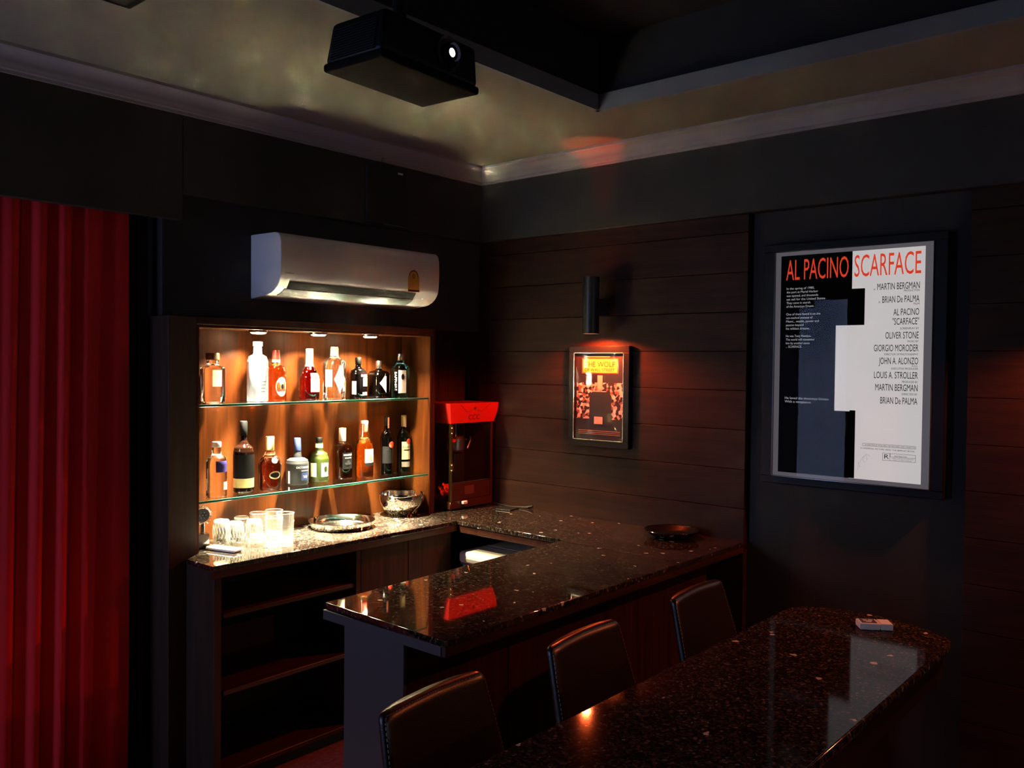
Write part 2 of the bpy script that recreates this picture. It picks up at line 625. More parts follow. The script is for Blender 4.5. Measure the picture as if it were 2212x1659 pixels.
# ceiling with a recessed coffer
CX0, CX1, CY0, CY1 = -0.95, 3.337, -1.6, 2.36
c = MB()
c.box(XL, 4.1, CY1, 4.0, CEIL, 3.35).box(CX1, 4.1, YN, CY1, CEIL, 3.35)
c.box(XL, CX0, YN, CY1, CEIL, 3.35).box(CX0, CX1, YN, CY0, CEIL, 3.35)
ce = struct(c.build('ceiling', M['ceiling']))
MB().box(XL, 4.1, YN, 4.0, 3.349, 3.40).build('coffer_top', M['coffer'], ce)
# lip hides a dark cove set back behind it
l = MB()
for (a, b_, d, e) in ((CX0 - 0.0, CX1 + 0.0, CY1 - 0.02, CY1 + 0.001), (CX0, CX1, CY0 - 0.001, CY0 + 0.02),
                      (CX1 - 0.02, CX1 + 0.001, CY0, CY1), (CX0 - 0.001, CX0 + 0.02, CY0, CY1)):
    l.box(a, b_, d, e, CEIL - 0.001, 3.092)
l.build('coffer_lip', M['lip'], ce)
l = MB()
l.box(CX0, CX1, CY1 - 0.004, CY1 + 0.001, 3.092, 3.35).box(CX1 - 0.004, CX1 + 0.001, CY0, CY1, 3.092, 3.35)
l.box(CX0, CX1, CY0 - 0.001, CY0 + 0.004, 3.092, 3.35).box(CX0 - 0.001, CX0 + 0.004, CY0, CY1, 3.092, 3.35)
l.build('cove_face', M['coffer'], ce)

# bluish lit door in the left wall (seen only as a reflection in the poster glass)
dr = struct(MB().box(XL - 0.06, XL + 0.03, 3.20, 3.27, 0, 2.62).box(XL - 0.06, XL + 0.03, 3.79, 3.80, 0, 2.62)
            .box(XL - 0.06, XL + 0.03, 3.20, 3.80, 2.55, 2.62).box(XL - 0.06, XL + 0.03, 3.20, 3.80, 0, 0.55)
            .build('door_1', M['black_frame']))
MB().box(XL - 0.02, XL + 0.005, 3.27, 3.79, 0.55, 2.55).build('door_glass', M['door_glow'], dr)

# =================================================================== BUILT-IN NICHE CABINET
NX0, NX1 = 2.012, 3.423
cab = thing('niche_cabinet', 'dark wooden built-in cabinet framing the lit bottle niche', 'cabinet', (2.7, 3.675, 0.0))
MB().box(1.868, NX0 - 0.012, YF, YB, 0, 2.04, 0.002, 1).build('side_panel', M['wood_jamb'], cab)
MB().box(NX1 + 0.012, 3.462, YF, YB, CT + 0.0005, 2.04, 0.002, 1).build('side_panel', M['wood_dark'], cab)
MB().box(NX0 - 0.012, NX1 + 0.012, YF, YB, NICHE_TOP + 0.012, 2.04, 0.002, 1).build('top_panel', M['wood_dark_x'], cab)
MB().box(NX0 - 0.012, NX0, YF + 0.001, YB - 0.001, CT + 0.0005, NICHE_TOP).build('lining', M['wood_niche'], cab)
MB().box(NX1, NX1 + 0.012, YF + 0.001, YB - 0.001, CT + 0.0005, NICHE_TOP).build('lining', M['wood_niche'], cab)
MB().box(NX0 - 0.012, NX1 + 0.012, YF + 0.001, YB - 0.001, NICHE_TOP, NICHE_TOP + 0.012).build('lining', M['wood_niche'], cab)
MB().box(NX0, NX1, YB - 0.012, YB - 0.001, CT + 0.0005, NICHE_TOP).build('back_panel', M['wood_niche'], cab)

puck_labels = ['round warm downlight in niche ceiling near the frosty white bottle',
               'round warm downlight in niche ceiling above the red liquor bottle',
               'round warm downlight in niche ceiling above the black square decanter']
for (x, y), lb in zip(PUCKS, puck_labels):
    t = thing('puck_downlight', lb, 'downlight', (x, y, NICHE_TOP), 'downlights in the bottle niche')
    b = MB().lathe([(NICHE_TOP - 0.012, 0.040), (NICHE_TOP - 0.010, 0.044), (NICHE_TOP, 0.046)], x, y, 32)
    b.build('rim', M['steel_dull'], t)
    MB().lathe([(NICHE_TOP - 0.018, 0.020), (NICHE_TOP - 0.0165, 0.030), (NICHE_TOP - 0.012, 0.037)], x, y, 32).build('lens', M['puck_lens'], t)

SH1, SH2 = 1.650, 1.218
for z, lb in ((SH1, 'upper glass shelf with green edge inside the lit niche'),
              (SH2, 'lower glass shelf with green edge inside the lit niche')):
    t = thing('glass_shelf', lb, 'shelf', (2.717, 3.67, z), 'glass shelves in the niche')
    b = MB()
    b.quad((NX0 + .001, YF + .016, z), (NX1 - .001, YF + .016, z), (NX1 - .001, YB - .016, z), (NX0 + .001, YB - .016, z))
    b.build('pane', M['shelf_glass'], t)
    MB().box(NX0 + .001, NX1 - .001, YF + .012, YF + .016, z - .011, z, 0.001, 1).build('front_edge', M['shelf_edge'], t)
    for x in (NX0 + .06, NX1 - .06):
        MB().box(x - .01, x + .01, YB - .03, YB - .0125, z - .014, z - .001, .002, 1).build('clip', M['steel_dull'], t)

# =================================================================== BAR COUNTER
U = [(1.920, 3.281), (3.375, 3.281), (3.372, 2.552), (1.908, 2.506), (1.886, 1.881), (3.946, 1.881),
     (3.946, 3.659), (3.984, 3.659), (3.984, YB), (NX0 - .012, YB), (NX0 - .012, 3.549), (1.920, 3.484)]
ct = thing('bar_counter', 'U-shaped bar with polished dark granite top along both walls', 'bar counter', (2.9, 2.9, 0))
MB().prism(U, CT - 0.022, CT, 2, 0.0025, 2).build('granite_top', M['granite'], ct)
MB().box(1.896, 3.945, 1.889, 1.907, CT - 0.056, CT - 0.0225, 0.001, 1).build('apron', M['wood_dark_x'], ct)
MB().box(1.893, 1.911, 1.908, 2.500, CT - 0.056, CT - 0.0225, 0.001, 1).build('apron', M['bar_end'], ct)
MB().box(3.382, 3.400, 2.57, 3.275, CT - 0.062, CT - 0.0225, 0.001, 1).build('apron', M['wood_dark_x'], ct)
MB().box(1.925, 3.38, 3.286, 3.304, CT - 0.056, CT - 0.0225, 0.001, 1).build('apron', M['wood_dark_x'], ct)
MB().box(1.897, 1.912, 2.081, 2.386, 0, CT - 0.0565, 0.0015, 1).build('end_panel', M['bar_end'], ct)
for k in range(4):
    a = 1.912 + k * (3.94 - 1.912) / 4
    MB().box(a + .001, a + (3.94 - 1.912) / 4 - .001, 2.082, 2.100, 0, CT - .0225, .002, 1).build('front_panel', M['wood_dark'], ct)
MB().box(1.912, 3.94, 2.101, 2.386, 0.0, CT - .0225).build('core', M['black_paint'], ct)
# back counter base: open shelves at the left, two closed doors at the right
bb = thing('back_bar_base', 'dark wooden base unit with open shelves under the lit back counter', 'shelving unit', (2.65, 3.55, 0))
MB().box(1.950, 1.985, 3.320, 3.548, 0, CT - .0225, .002, 1).build('side_panel', M['wood_jamb'], bb)
MB().box(2.715, 2.745, 3.325, YB - .01, 0, CT - .0225, .002, 1).build('divider', M['wood_dark'], bb)
for z in (0.765, 0.430, 0.075):
    MB().box(2.004, 2.714, 3.335, YB - .03, z - .022, z, .002, 1).build('shelf', M['wood_dark_x'], bb)
MB().box(2.004, 2.714, YB - .029, YB - .012, 0.0, CT - .0225).build('back_panel', M['black_paint'], bb)
for a, b_ in ((2.746, 3.058), (3.060, 3.372)):
    d = MB().box(a, b_, 3.325, 3.345, .075, CT - .060, .002, 1).build('door', M['wood_dark'], bb)
MB().box(2.746, 3.372, 3.346, YB - .012, .0, CT - .0225).build('carcass', M['wood_dark'], bb)
MB().box(1.986, 3.372, 3.36, 3.372, 0, .052).build('kick_board', M['black_paint'], bb)

# small cream fridge under the right counter
fr = thing('chest_fridge', 'cream white chest fridge with grooved lid under the bar counter', 'fridge', (3.62, 2.98, 0))
MB().box(3.395, 3.90, 2.72, 3.272, 0.02, 0.755, .02, 3).build('body', M['fridge'], fr)
MB().box(3.392, 3.903, 2.718, 3.274, 0.755, 0.764, .002, 1).build('gasket', M['fridge_grey'], fr)
lid = MB().box(3.380, 3.908, 2.715, 3.277, 0.764, 0.826, .018, 4).build('lid', M['fridge'], fr)
MB().box(3.56, 3.572, 2.74, 3.25, 0.8262, 0.829, .001, 1).build('rib', M['fridge_grey'], lid)
MB().box(3.592, 3.61, 2.74, 3.25, 0.8262, 0.829, .001, 1).build('rib', M['fridge'], lid)
MB().box(3.374, 3.3805, 2.90, 3.22, 0.775, 0.795, .003, 2).build('handle', M['fridge_grey'], lid)

# =================================================================== BOTTLES
def bottle_surf(prof, sq, sy):
    """returns fn(theta, z, out) on the bottle's skin; theta 0 faces -y, positive turns to +x"""
    def rad(z):
        for (a, ra), (b, rb) in zip(prof, prof[1:]):
            if a <= z <= b:
                t = 0 if b == a else (z - a) / (b - a)
                return ra + (rb - ra) * t
        return prof[-1][1]
    def fn(th, z, out=0.0008):
        th = th - 0.5          # labels face the room, a little to the bottle's left
        r = rad(z)
        c, s = -math.cos(th), math.sin(th)          # y, x directions
        if sq:
            e = 2 + sq * 6
            r = r / (abs(c) ** e + abs(s) ** e) ** (1 / e)
        r += out
        return (r * s, r * c * sy - (0 if sy == 1 else 0), z)
    return fn

def smooth_prof(p, n=5):
    out = []
    for (a, ra), (b, rb) in zip(p, p[1:]):
        k = n if abs(rb - ra) > 0.002 else 1
        for i in range(k):
            t = i / k
            s = t * t * (3 - 2 * t)
            out.append((a + (b - a) * t, ra + (rb - ra) * s))
    out.append(p[-1])
    return out

glassmats = {}
def gm(key, *a, **k):
    if key not in glassmats:
        glassmats[key] = glass('glass_' + key, *a, **k)
    return glassmats[key]
G_CLEAR = gm('clear', (0.97, 0.98, 0.97))
G_AMBER = gm('amber', (0.85, 0.28, 0.05))
G_HONEY = gm('honey', (0.95, 0.42, 0.06))
G_RED = gm('red', (0.80, 0.02, 0.015))
G_BROWN = gm('brown', (0.25, 0.06, 0.025))
G_BLUE = gm('blue', (0.10, 0.48, 0.75))
G_GLARE = mat('frosted_white_glass', (0.13, 0.14, 0.155), 0.20)  # clear glass whitened; the lamp's glare is put into its colour
G_GLARE.node_tree.nodes['Principled BSDF'].inputs['Transmission Weight'].default_value = 0.45
G_DARKRED = gm('dark_red', (0.22, 0.004, 0.004))
D_BLACK = mat('black_glass', (0.0003, 0.0002, 0.0002), 0.05, spec=0.35)
D_GREEN = mat('olive_green_glass', (0.012, 0.017, 0.0024), 0.28, spec=0.6)
D_GREY = mat('satin_grey_glass', (0.008, 0.0085, 0.010), 0.38)
D_DARKGREEN = mat('dark_bottle_glass', (0.001, 0.0013, 0.0005), 0.06, spec=0.4)
D_BROWN = mat('dark_brown_rum_glass', (0.003, 0.001, 0.0006), 0.06, spec=0.4)
L_WHITE = mat('white_label', (0.85, 0.84, 0.80), 0.6)
L_CREAM = mat('cream_label', (0.72, 0.66, 0.46), 0.6)
L_BEIGE = mat('beige_label', (0.62, 0.54, 0.40), 0.6)
L_GOLD = mat('gold_label', (0.72, 0.56, 0.24), 0.4, 0.4)
L_SILVER = mat('silver_label', (0.62, 0.62, 0.58), 0.35, 0.5)
L_BLACK = mat('black_label', (0.0013, 0.0013, 0.0015), 0.5, spec=.2)
L_GREY = mat('grey_label', (0.42, 0.40, 0.38), 0.5)
L_BLUE = mat('blue_label', (0.008, 0.018, 0.07), 0.5)
L_VIOLET = mat('violet_label', (0.015, 0.010, 0.11), 0.5)
L_PINK = mat('pink_tax_strip', (0.75, 0.38, 0.30), 0.6)
L_RED = mat('red_seal', (0.70, 0.06, 0.03), 0.5)
L_YELLOW = mat('yellow_print', (0.80, 0.68, 0.05), 0.5)
L_PURPLE_TXT = mat('blue_print', (0.001, 0.003, 0.06), 0.5)
L_INK = mat('label_ink', (.0008, .0008, .0009), .7, spec=.1)
L_INKG = mat('label_grey_ink', (.010, .010, .011), .7, spec=.1)
L_DKRED = mat('dark_red_cap', (0.22, 0.025, 0.018), 0.3)
C_COPPER = mat('copper_cap', (0.30, 0.18, 0.09), 0.3, 0.6)

class Bottle:
    def __init__(s, label, x, y, z, prof, m, group, sq=0.0, sy=1.0, rz=0.0, name='bottle', cat='bottle'):
        s.t = thing(name, label, cat, (x, y, z), group, rz)
        s.prof = smooth_prof(prof)
        s.sq, s.sy = sq, sy
        MB().lathe(s.prof, 0, 0, 40 if not sq else 48, sq, sy, rot=0).build('glass_body', m, s.t, local=True)
        s.fn = bottle_surf(s.prof, sq, sy)
    def cap(s, prof, m, name='cap'):
        MB().lathe(prof, 0, 0, 26).build(name, m, s.t, local=True)
        return s
    def patch(s, th0, th1, z0, z1, m, name='label', shape=None, out=0.0008, n=12, nz=6, parent=None):
        """patch of label on the skin; shape(u,v) in 0..1 -> (th,z) override"""
        b = MB()
        if shape is None:
            b.grid(lambda u, v: s.fn(th0 + (th1 - th0) * u, z0 + (z1 - z0) * v, out), n, nz)
        else:
            tc, zc, rt, rz_ = shape
            ring = [s.fn(tc + rt * math.cos(2 * PI * k / 24), zc + rz_ * math.sin(2 * PI * k / 24), out) for k in range(24)]
            ctr = s.fn(tc, zc, out + 0.0006)
            b.raw(ring + [ctr], [(k, (k + 1) % 24, 24) for k in range(24)])
        bmesh.ops.recalc_face_normals(b.bm, faces=b.bm.faces[:])
        o = b.build(name, m, s.t, local=True)
        s.last = o
        return s
    def diamond(s, tc, zc, rt, rz_, m, name='label', out=0.0008):
        b = MB()
        n = 10
        def f(u, v):
            k = 1 - abs(2 * v - 1)
            return s.fn(tc + rt * k * (2 * u - 1), zc + rz_ * (2 * v - 1), out)
        b.grid(f, 10, 10)
        b.build(name, m, s.t, local=True)
        return s
    def tri(s, ta, tb, zm, hz, m, name='label'):
        b = MB()
        def f(u, v):
            return s.fn(ta + (tb - ta) * u, zm + hz * u * (2 * v - 1), 0.0009)
        b.grid(f, 10, 6)
        b.build(name, m, s.t, local=True)
        return s
    def text(s, txt, th, z, h, m, width=None, vert=False, out=0.0016, name='lettering'):
        r = max(0.012, math.hypot(*s.fn(th, z, 0)[:2]))
        b = MB()
        if vert:
            fn = lambda a, c_: s.fn(th + c_ / r, z - a, out)
            put_text(b, txt, fn, 0, 0, h, width, 'l')
        else:
            fn = lambda a, c_: s.fn(th + a / r, z + c_, out)
            put_text(b, txt, fn, 0, 0, h, width, 'c')
        b.build(name, m, s.t, local=True)
        return s

GT, GB = 'bottles on the upper glass shelf', 'bottles on the lower glass shelf'
def P(h, w, pts):
    return [(h * a, w / 2 * b) for a, b in pts]

# ---- upper shelf
h, W_ = .232, .096
B = Bottle('square clear decanter with wide copper cap and beige label, far left of upper shelf', 2.172, 3.712, SH1, P(h, W_, [(0, .86), (.03, .98), (.66, 1), (.70, .96), (.76, .5), (.86, .46)]), G_CLEAR, GT, 0.5)
B.cap([(h * .86, .029), (h * .87, .031), (h * .985, .031), (h, .029)], C_COPPER)
B.patch(-.05, .85, h * .33, h * .66, L_BEIGE)
B.text('ABSOLUT', .42, h * .58, .006, L_INK, .030).text('ELYX', .42, h * .51, .008, L_INK, .022)
h, W_ = .290, .102
B = Bottle('tall frosty white bottle with blue lettering on upper shelf', 2.398, 3.690, SH1, P(h, W_, [(0, .9), (.02, 1), (.66, 1), (.74, .86), (.80, .42), (.93, .40)]), G_GLARE, GT)
B.cap([(h * .925, .0215), (h * .93, .023), (h * .995, .023), (h, .021)], M['white_plastic'])
B.text('ABSOLUT', .5, h * .50, .016, L_PURPLE_TXT, .068).text('VODKA', .5, h * .41, .010, L_INK, .045)
for k in range(4):
    B.patch(.25, .80 - .06 * k, h * (.33 - .055 * k), h * (.342 - .055 * k), L_INK, 'rule', out=.0016)
h, W_ = .252, .100
B = Bottle('amber whisky bottle with ornate silver crest label on upper shelf', 2.524, 3.722, SH1, P(h, W_, [(0, .92), (.03, 1), (.56, 1), (.66, .86), (.72, .46), (.78, .36), (.84, .34)]), G_AMBER, GT)
B.cap([(h * .80, .019), (h * .83, .0195), (h * .98, .0175), (h, .016)], L_DKRED).cap([(h * .76, .0192), (h * .81, .0196)], L_SILVER, 'collar')
B.patch(0, 1, 0, 1, L_SILVER, 'crest_label', (.50, h * .28, .62, h * .19)).patch(0, 1, 0, 1, L_BLACK, 'emblem', (.55, h * .28, .16, h * .055), .002)
B.patch(-.02, 1.05, h * .20, h * .235, L_DKRED, 'ribbon', out=.0022)
h, W_ = .262, .102
B = Bottle('bell-shaped bottle of red liquor with white neck and blank white label on upper shelf', 2.717, 3.712, SH1, P(h, W_, [(0, .9), (.03, 1), (.42, 1), (.56, .72), (.68, .36), (.80, .32), (.93, .32)]), G_DARKRED, GT)
B.cap([(h * .66, .0225), (h * .70, .0195), (h * .91, .0188), (h * .99, .0188), (h, .017)], M['white_plastic'], 'capsule')  # white sleeve paints the lamp glare on the clear neck
B.patch(.05, 1.25, h * .16, h * .52, L_WHITE)
h, W_ = .276, .100
B = Bottle('square clear bottle with white diamond-shaped label on upper shelf', 2.882, 3.718, SH1, P(h, W_, [(0, .92), (.03, 1), (.66, 1), (.72, .9), (.80, .40), (.86, .36), (.97, .36)]), G_CLEAR, GT, 0.45)
B.cap([(h * .82, .0185), (h * .86, .0195), (h * .99, .0195), (h, .018)], M['white_plastic'])
B.diamond(.45, h * .38, .62, h * .27, L_WHITE).patch(-1.25, -.35, h * .24, h * .56, L_WHITE)
B.text('DYS', .62, h * .43, .011, L_INKG, .028).text('IN', .58, h * .29, .011, L_INKG, .014)
h, W_ = .222, .094
B = Bottle('round black bottle with white lettering and pale side label on upper shelf', 3.035, 3.708, SH1, P(h, W_, [(0, .94), (.03, 1), (.58, 1), (.68, .86), (.76, .36), (.84, .32)]), D_BLACK, GT)
B.cap([(h * .83, .0155), (h * .84, .017), (h * .985, .017), (h, .0155)], L_BLACK)
B.patch(-.95, -.40, h * .10, h * .42, L_WHITE).patch(.42, 1.15, h * .30, h * .50, L_CREAM).patch(.34, 1.15, h * .08, h * .15, L_CREAM)
B.text('DARK', .62, h * .53, .012, L_WHITE, .044)
h, W_ = .204, .106
B = Bottle('squat black square decanter with white triangular label on upper shelf', 3.178, 3.706, SH1, P(h, W_, [(0, .9), (.04, 1), (.60, 1), (.70, .84), (.76, .26), (.80, .24)]), D_BLACK, GT, 0.35)
B.cap([(h * .78, .014), (h * .80, .0165), (h * .98, .0165), (h, .015)], M['steel_dull'])
B.tri(-.12, .66, h * .40, h * .26, L_WHITE)
h, W_ = .246, .088
B = Bottle('light blue square gin bottle with grey portrait label on upper shelf', 3.322, 3.690, SH1, P(h, W_, [(0, .94), (.03, 1), (.64, 1), (.70, .9), (.78, .42), (.86, .36)]), G_BLUE, GT, 0.7)
B.cap([(h * .84, .0185), (h * .86, .0195), (h * .985, .0195), (h, .018)], M['steel_dull'])
B.patch(-.40, .62, h * .10, h * .62, L_GREY).patch(0, 1, 0, 1, L_BLACK, 'portrait', (.10, h * .47, .20, h * .07), .0018)
B.text('SAPPHIRE', -.95, h * .58, .016, L_WHITE, .105, vert=True)

# ---- lower shelf
h, W_ = .262, .070
B = Bottle('clear bottle mostly hidden behind left frame edge on lower shelf', 2.060, 3.720, SH2, P(h, W_, [(0, .92), (.03, 1), (.62, 1), (.72, .8), (.80, .4), (.92, .38)]), G_CLEAR, GB)
B.cap([(h * .90, .0145), (h * .91, .0155), (h, .0150)], M['white_plastic']).patch(-.3, 1.2, h * .22, h * .5, L_WHITE)
h, W_ = .255, .092
B = Bottle('clear bottle with violet patch and small beige tag on lower shelf', 2.150, 3.640, SH2, P(h, W_, [(0, .94), (.03, 1), (.62, 1), (.71, .86), (.76, .48), (.82, .44), (.95, .42)]), G_CLEAR, GB)
B.cap([(h * .90, .0195), (h * .91, .0205), (h * .99, .0205), (h, .019)], M['white_plastic'])
B.patch(-.1, 1.25, h * .46, h * .66, L_VIOLET).patch(.70, 1.30, h * .14, h * .28, L_BEIGE)
h, W_ = .340, .098
B = Bottle('tall black-capped dark rum bottle with gold band label on lower shelf', 2.322, 3.690, SH2, P(h, W_, [(0, .9), (.02, .98), (.56, 1), (.62, .92), (.69, .46), (.74, .32), (.82, .31)]), D_BROWN, GB)
B.cap([(h * .80, .0165), (h * .81, .0175), (h * .985, .0175), (h, .016)], L_BLACK)
B.patch(-1.35, 1.40, h * .07, h * .20, L_GOLD, n=18).patch(-1.4, 1.4, h * .205, h * .535, L_BLACK, 'black_wrap', n=18)
h, W_ = .260, .112
B = Bottle('squat pear-shaped brown liquor bottle with gold oval plate on lower shelf', 2.452, 3.665, SH2, P(h, W_, [(0, .86), (.05, .96), (.28, .96), (.46, 1), (.56, .84), (.68, .46), (.74, .34), (.80, .33)]), G_BROWN, GB)
B.cap([(h * .74, .0195), (h * .76, .0205), (h * .98, .0215), (h, .020)], L_GOLD, 'foil_cap')
B.patch(0, 1, 0, 1, L_GOLD, 'plate', (.42, h * .29, .55, h * .075)).patch(0, 1, 0, 1, L_BLACK, 'plate_centre', (.42, h * .29, .44, h * .05), .002)
B.patch(0, 1, 0, 1, L_GOLD, 'medallion', (.40, h * .565, .30, h * .052), .0026)
h, W_ = .238, .116
B = Bottle('satin grey round-shouldered rum bottle with blue number label on lower shelf', 2.657, 3.728, SH2, P(h, W_, [(0, .9), (.03, .98), (.44, 1), (.52, .92), (.56, .70), (.58, .40), (.72, .32), (.80, .31)]), D_GREY, GB)
B.cap([(h * .72, .0195), (h * .74, .0200), (h * .985, .0175), (h, .016)], L_BLUE)
B.patch(.25, .98, h * .10, h * .27, L_BLUE).text('DICTADOR', .42, h * .36, .010, L_WHITE, .070).text('20', .62, h * .15, .014, L_GREY, .026)
B.patch(-1.0, -.80, h * .04, h * .30, L_WHITE, 'tax_strip').patch(.25, 1.0, h * .30, h * .315, L_GREY, 'rule')
h, W_ = .230, .102
B = Bottle('olive green dumpy rum bottle with two cream labels on lower shelf', 2.806, 3.745, SH2, P(h, W_, [(0, .92), (.03, .98), (.50, 1), (.62, .84), (.70, .42), (.84, .36), (.90, .36)]), D_GREEN, GB)
B.cap([(h * .88, .0175), (h * .89, .0185), (h * .99, .0185), (h, .017)], L_BLACK).cap([(h * .72, .0205), (h * .86, .0190)], L_CREAM, 'neck_strip')
B.patch(.10, .98, h * .12, h * .43, L_CREAM).patch(-1.15, -.42, h * .12, h * .43, L_CREAM)
B.patch(0, 1, 0, 1, D_GREEN, 'emblem', (.58, h * .29, .22, h * .07), .0018)
h, W_ = .272, .106
B = Bottle('dark red-brown rum bottle with black label and pale neck strip on lower shelf', 2.962, 3.748, SH2, P(h, W_, [(0, .94), (.02, 1), (.56, 1), (.66, .84), (.71, .40), (.76, .34), (.82, .33)]), G_BROWN, GB)
B.cap([(h * .74, .0195), (h * .76, .0200), (h * .99, .0205), (h, .019)], L_BEIGE, 'foil_cap')
B.patch(-.15, 1.05, h * .20, h * .52, L_BLACK).text('MOUNT GAY', .45, h * .46, .009, L_CREAM, .052).patch(.10, .80, h * .41, h * .425, L_CREAM, 'rule', out=.0016)
B.patch(0, 1, 0, 1, L_INKG, 'emblem', (.45, h * .32, .36, h * .045), .0016)
h, W_ = .306, .100
B = Bottle('amber rum bottle with red cap and big white label on lower shelf', 3.092, 3.722, SH2, P(h, W_, [(0, .94), (.02, 1), (.54, 1), (.62, .86), (.70, .44), (.76, .36), (.86, .34)]), G_HONEY, GB)
B.cap([(h * .80, .0185), (h * .82, .0195), (h * .95, .0195)], L_RED).cap([(h * .95, .0200), (h * .99, .0200), (h, .018)], L_WHITE, 'cap_top')
B.patch(-.12, 1.10, h * .26, h * .50, L_WHITE).patch(-.10, 1.05, h * .20, h * .25, L_BLACK, 'lower_label')
B.text('MOUNT GAY', .50, h * .405, .012, L_INK, .058)
B.patch(0, 1, 0, 1, L_YELLOW, 'map_print', (.60, h * .345, .34, h * .035), .0016).patch(-.85, -.55, h * .72, h * .94, L_WHITE, 'tax_strip', out=.004)
h, W_ = .325, .072
B = Bottle('slim black rum bottle with red round seal on lower shelf', 3.236, 3.702, SH2, P(h, W_, [(0, .94), (.02, 1), (.62, 1), (.70, .84), (.77, .42), (.82, .38), (.90, .38)]), D_BLACK, GB)
B.cap([(h * .84, .0145), (h * .86, .0150), (h * .99, .0150), (h, .014)], L_BLACK).patch(.1, .9, h * .80, h * .985, L_PINK, 'tax_strip', out=.0022)
B.patch(-.9, 1.2, h * .20, h * .49, L_BLACK).patch(0, 1, 0, 1, L_RED, 'seal', (.62, h * .52, .50, h * .055), .0026)
B.text('BACARDI', .35, h * .42, .010, L_INKG, .045)
h, W_ = .326, .078
B = Bottle('dark green rum bottle with cream label and seal, far right of lower shelf', 3.376, 3.716, SH2, P(h, W_, [(0, .94), (.02, 1), (.60, 1), (.68, .84), (.77, .40), (.82, .36), (.90, .36)]), D_DARKGREEN, GB)
B.cap([(h * .80, .0152), (h * .83, .0158), (h * .99, .0158), (h, .0148)], L_GOLD).patch(.25, .95, h * .79, h * .985, L_PINK, 'tax_strip', out=.0022)
B.patch(-.50, .95, h * .23, h * .54, L_CREAM).patch(-.50, .95, h * .10, h * .19, L_GREY, 'lower_label')
B.patch(0, 1, 0, 1, L_RED, 'seal', (.55, h * .545, .38, h * .05), .0026)
B.text('BACARDI', .30, h * .43, .012, L_INK, .052).patch(-.2, .85, h * .385, h * .405, L_INK, 'rule', out=.0016)

# =================================================================== THINGS ON THE BACK COUNTER
def tumbler(label, x, y, hh, r, inverted):
    t = thing('tumbler', label, 'drinking glass', (x, y, CT + .0004), 'tumblers on the back counter')
    if inverted:
        pr = [(0.0, r), (hh * .7, r * .95), (hh * .93, r * .88), (hh * .985, r * .78)]
        MB().lathe(pr, 0, 0, 36, cap=False).build('bowl', M['tumbler'], t, local=True)
        MB().lathe([(hh * .90, r * .84), (hh * .96, r * .86), (hh, r * .74)], 0, 0, 36).build('base', M['tumbler_base'], t, local=True)
        b = MB()
        for k in range(18):
            a = 2 * PI * k / 18
            b.tube([(math.cos(a) * r * 1.0, math.sin(a) * r * 1.0, hh * .2), (math.cos(a + .17) * r * .985, math.sin(a + .17) * r * .985, hh * .5), (math.cos(a) * r * .945, math.sin(a) * r * .945, hh * .76)], .0012, 5)
        b.build('embossing', M['tumbler_base'], t, local=True)
    else:
        MB().lathe([(.006, r * .93), (hh, r)], 0, 0, 36, cap=False).build('bowl', M['tumbler'], t, local=True)
        MB().lathe([(0, r * .90), (.002, r * .94), (.016, r * .94)], 0, 0, 36).build('base', M['tumbler_base'], t, local=True)
        b = MB().tube([(r * math.cos(2 * PI * k / 36), r * math.sin(2 * PI * k / 36), hh) for k in range(36)], .0011, 6, closed=True)
        b.build('rim', M['tumbler_base'], t, local=True)
    return t
tumbler('upturned embossed tumbler, leftmost glass beside the cocktail strainer', 2.212, 3.700, .106, .041, True)
tumbler('upturned embossed tumbler directly behind the white remote', 2.226, 3.606, .106, .041, True)
tumbler('upturned embossed tumbler standing behind the other upturned ones', 2.312, 3.690, .110, .041, True)
tumbler('upturned embossed tumbler with printed letters at front of the group', 2.272, 3.520, .122, .039, True)
tumbler('straight upright tumbler just behind the lettered upturned glass', 2.385, 3.660, .122, .042, False)
tumbler('straight upright tumbler at the very back of the glass group', 2.478, 3.668, .122, .042, False)
tumbler('straight upright tumbler at the front of the glass group', 2.324, 3.440, .136, .040, False)
tumbler('straight upright tumbler at the right end of the glass group', 2.418, 3.486, .138, .041, False)
# print on the lettered glass
g4 = [o for o in COL.objects if o.name.startswith('tumbler') and 'printed letters' in str(o.get('label', ''))][0]
b = MB()
put_text(b, 'IE', lambda a, c_: (.0385 * math.sin(.5 + a / .0385), -.0385 * math.cos(.5 + a / .0385), c_), 0, .045, .026, .030, 'c')
b.build('lettering', M['print_grey'], g4, local=True)

# steel tray
x, y = 2.838, 3.592
t = thing('steel_tray', 'round polished steel tray with low rim on the back counter', 'tray', (x, y, CT + .0004))
MB().lathe([(0, .150), (.004, .158), (.036, .170), (.0375, .1705), (.036, .1685), (.006, .155), (.0045, .148)], 0, 0, 56).build('pan', M['steel'], t, local=True)
MB().tube([(.170 * math.cos(2 * PI * k / 48), .170 * math.sin(2 * PI * k / 48), .037) for k in range(48)], .0018, 6, closed=True).build('rim', M['steel'], t, local=True)
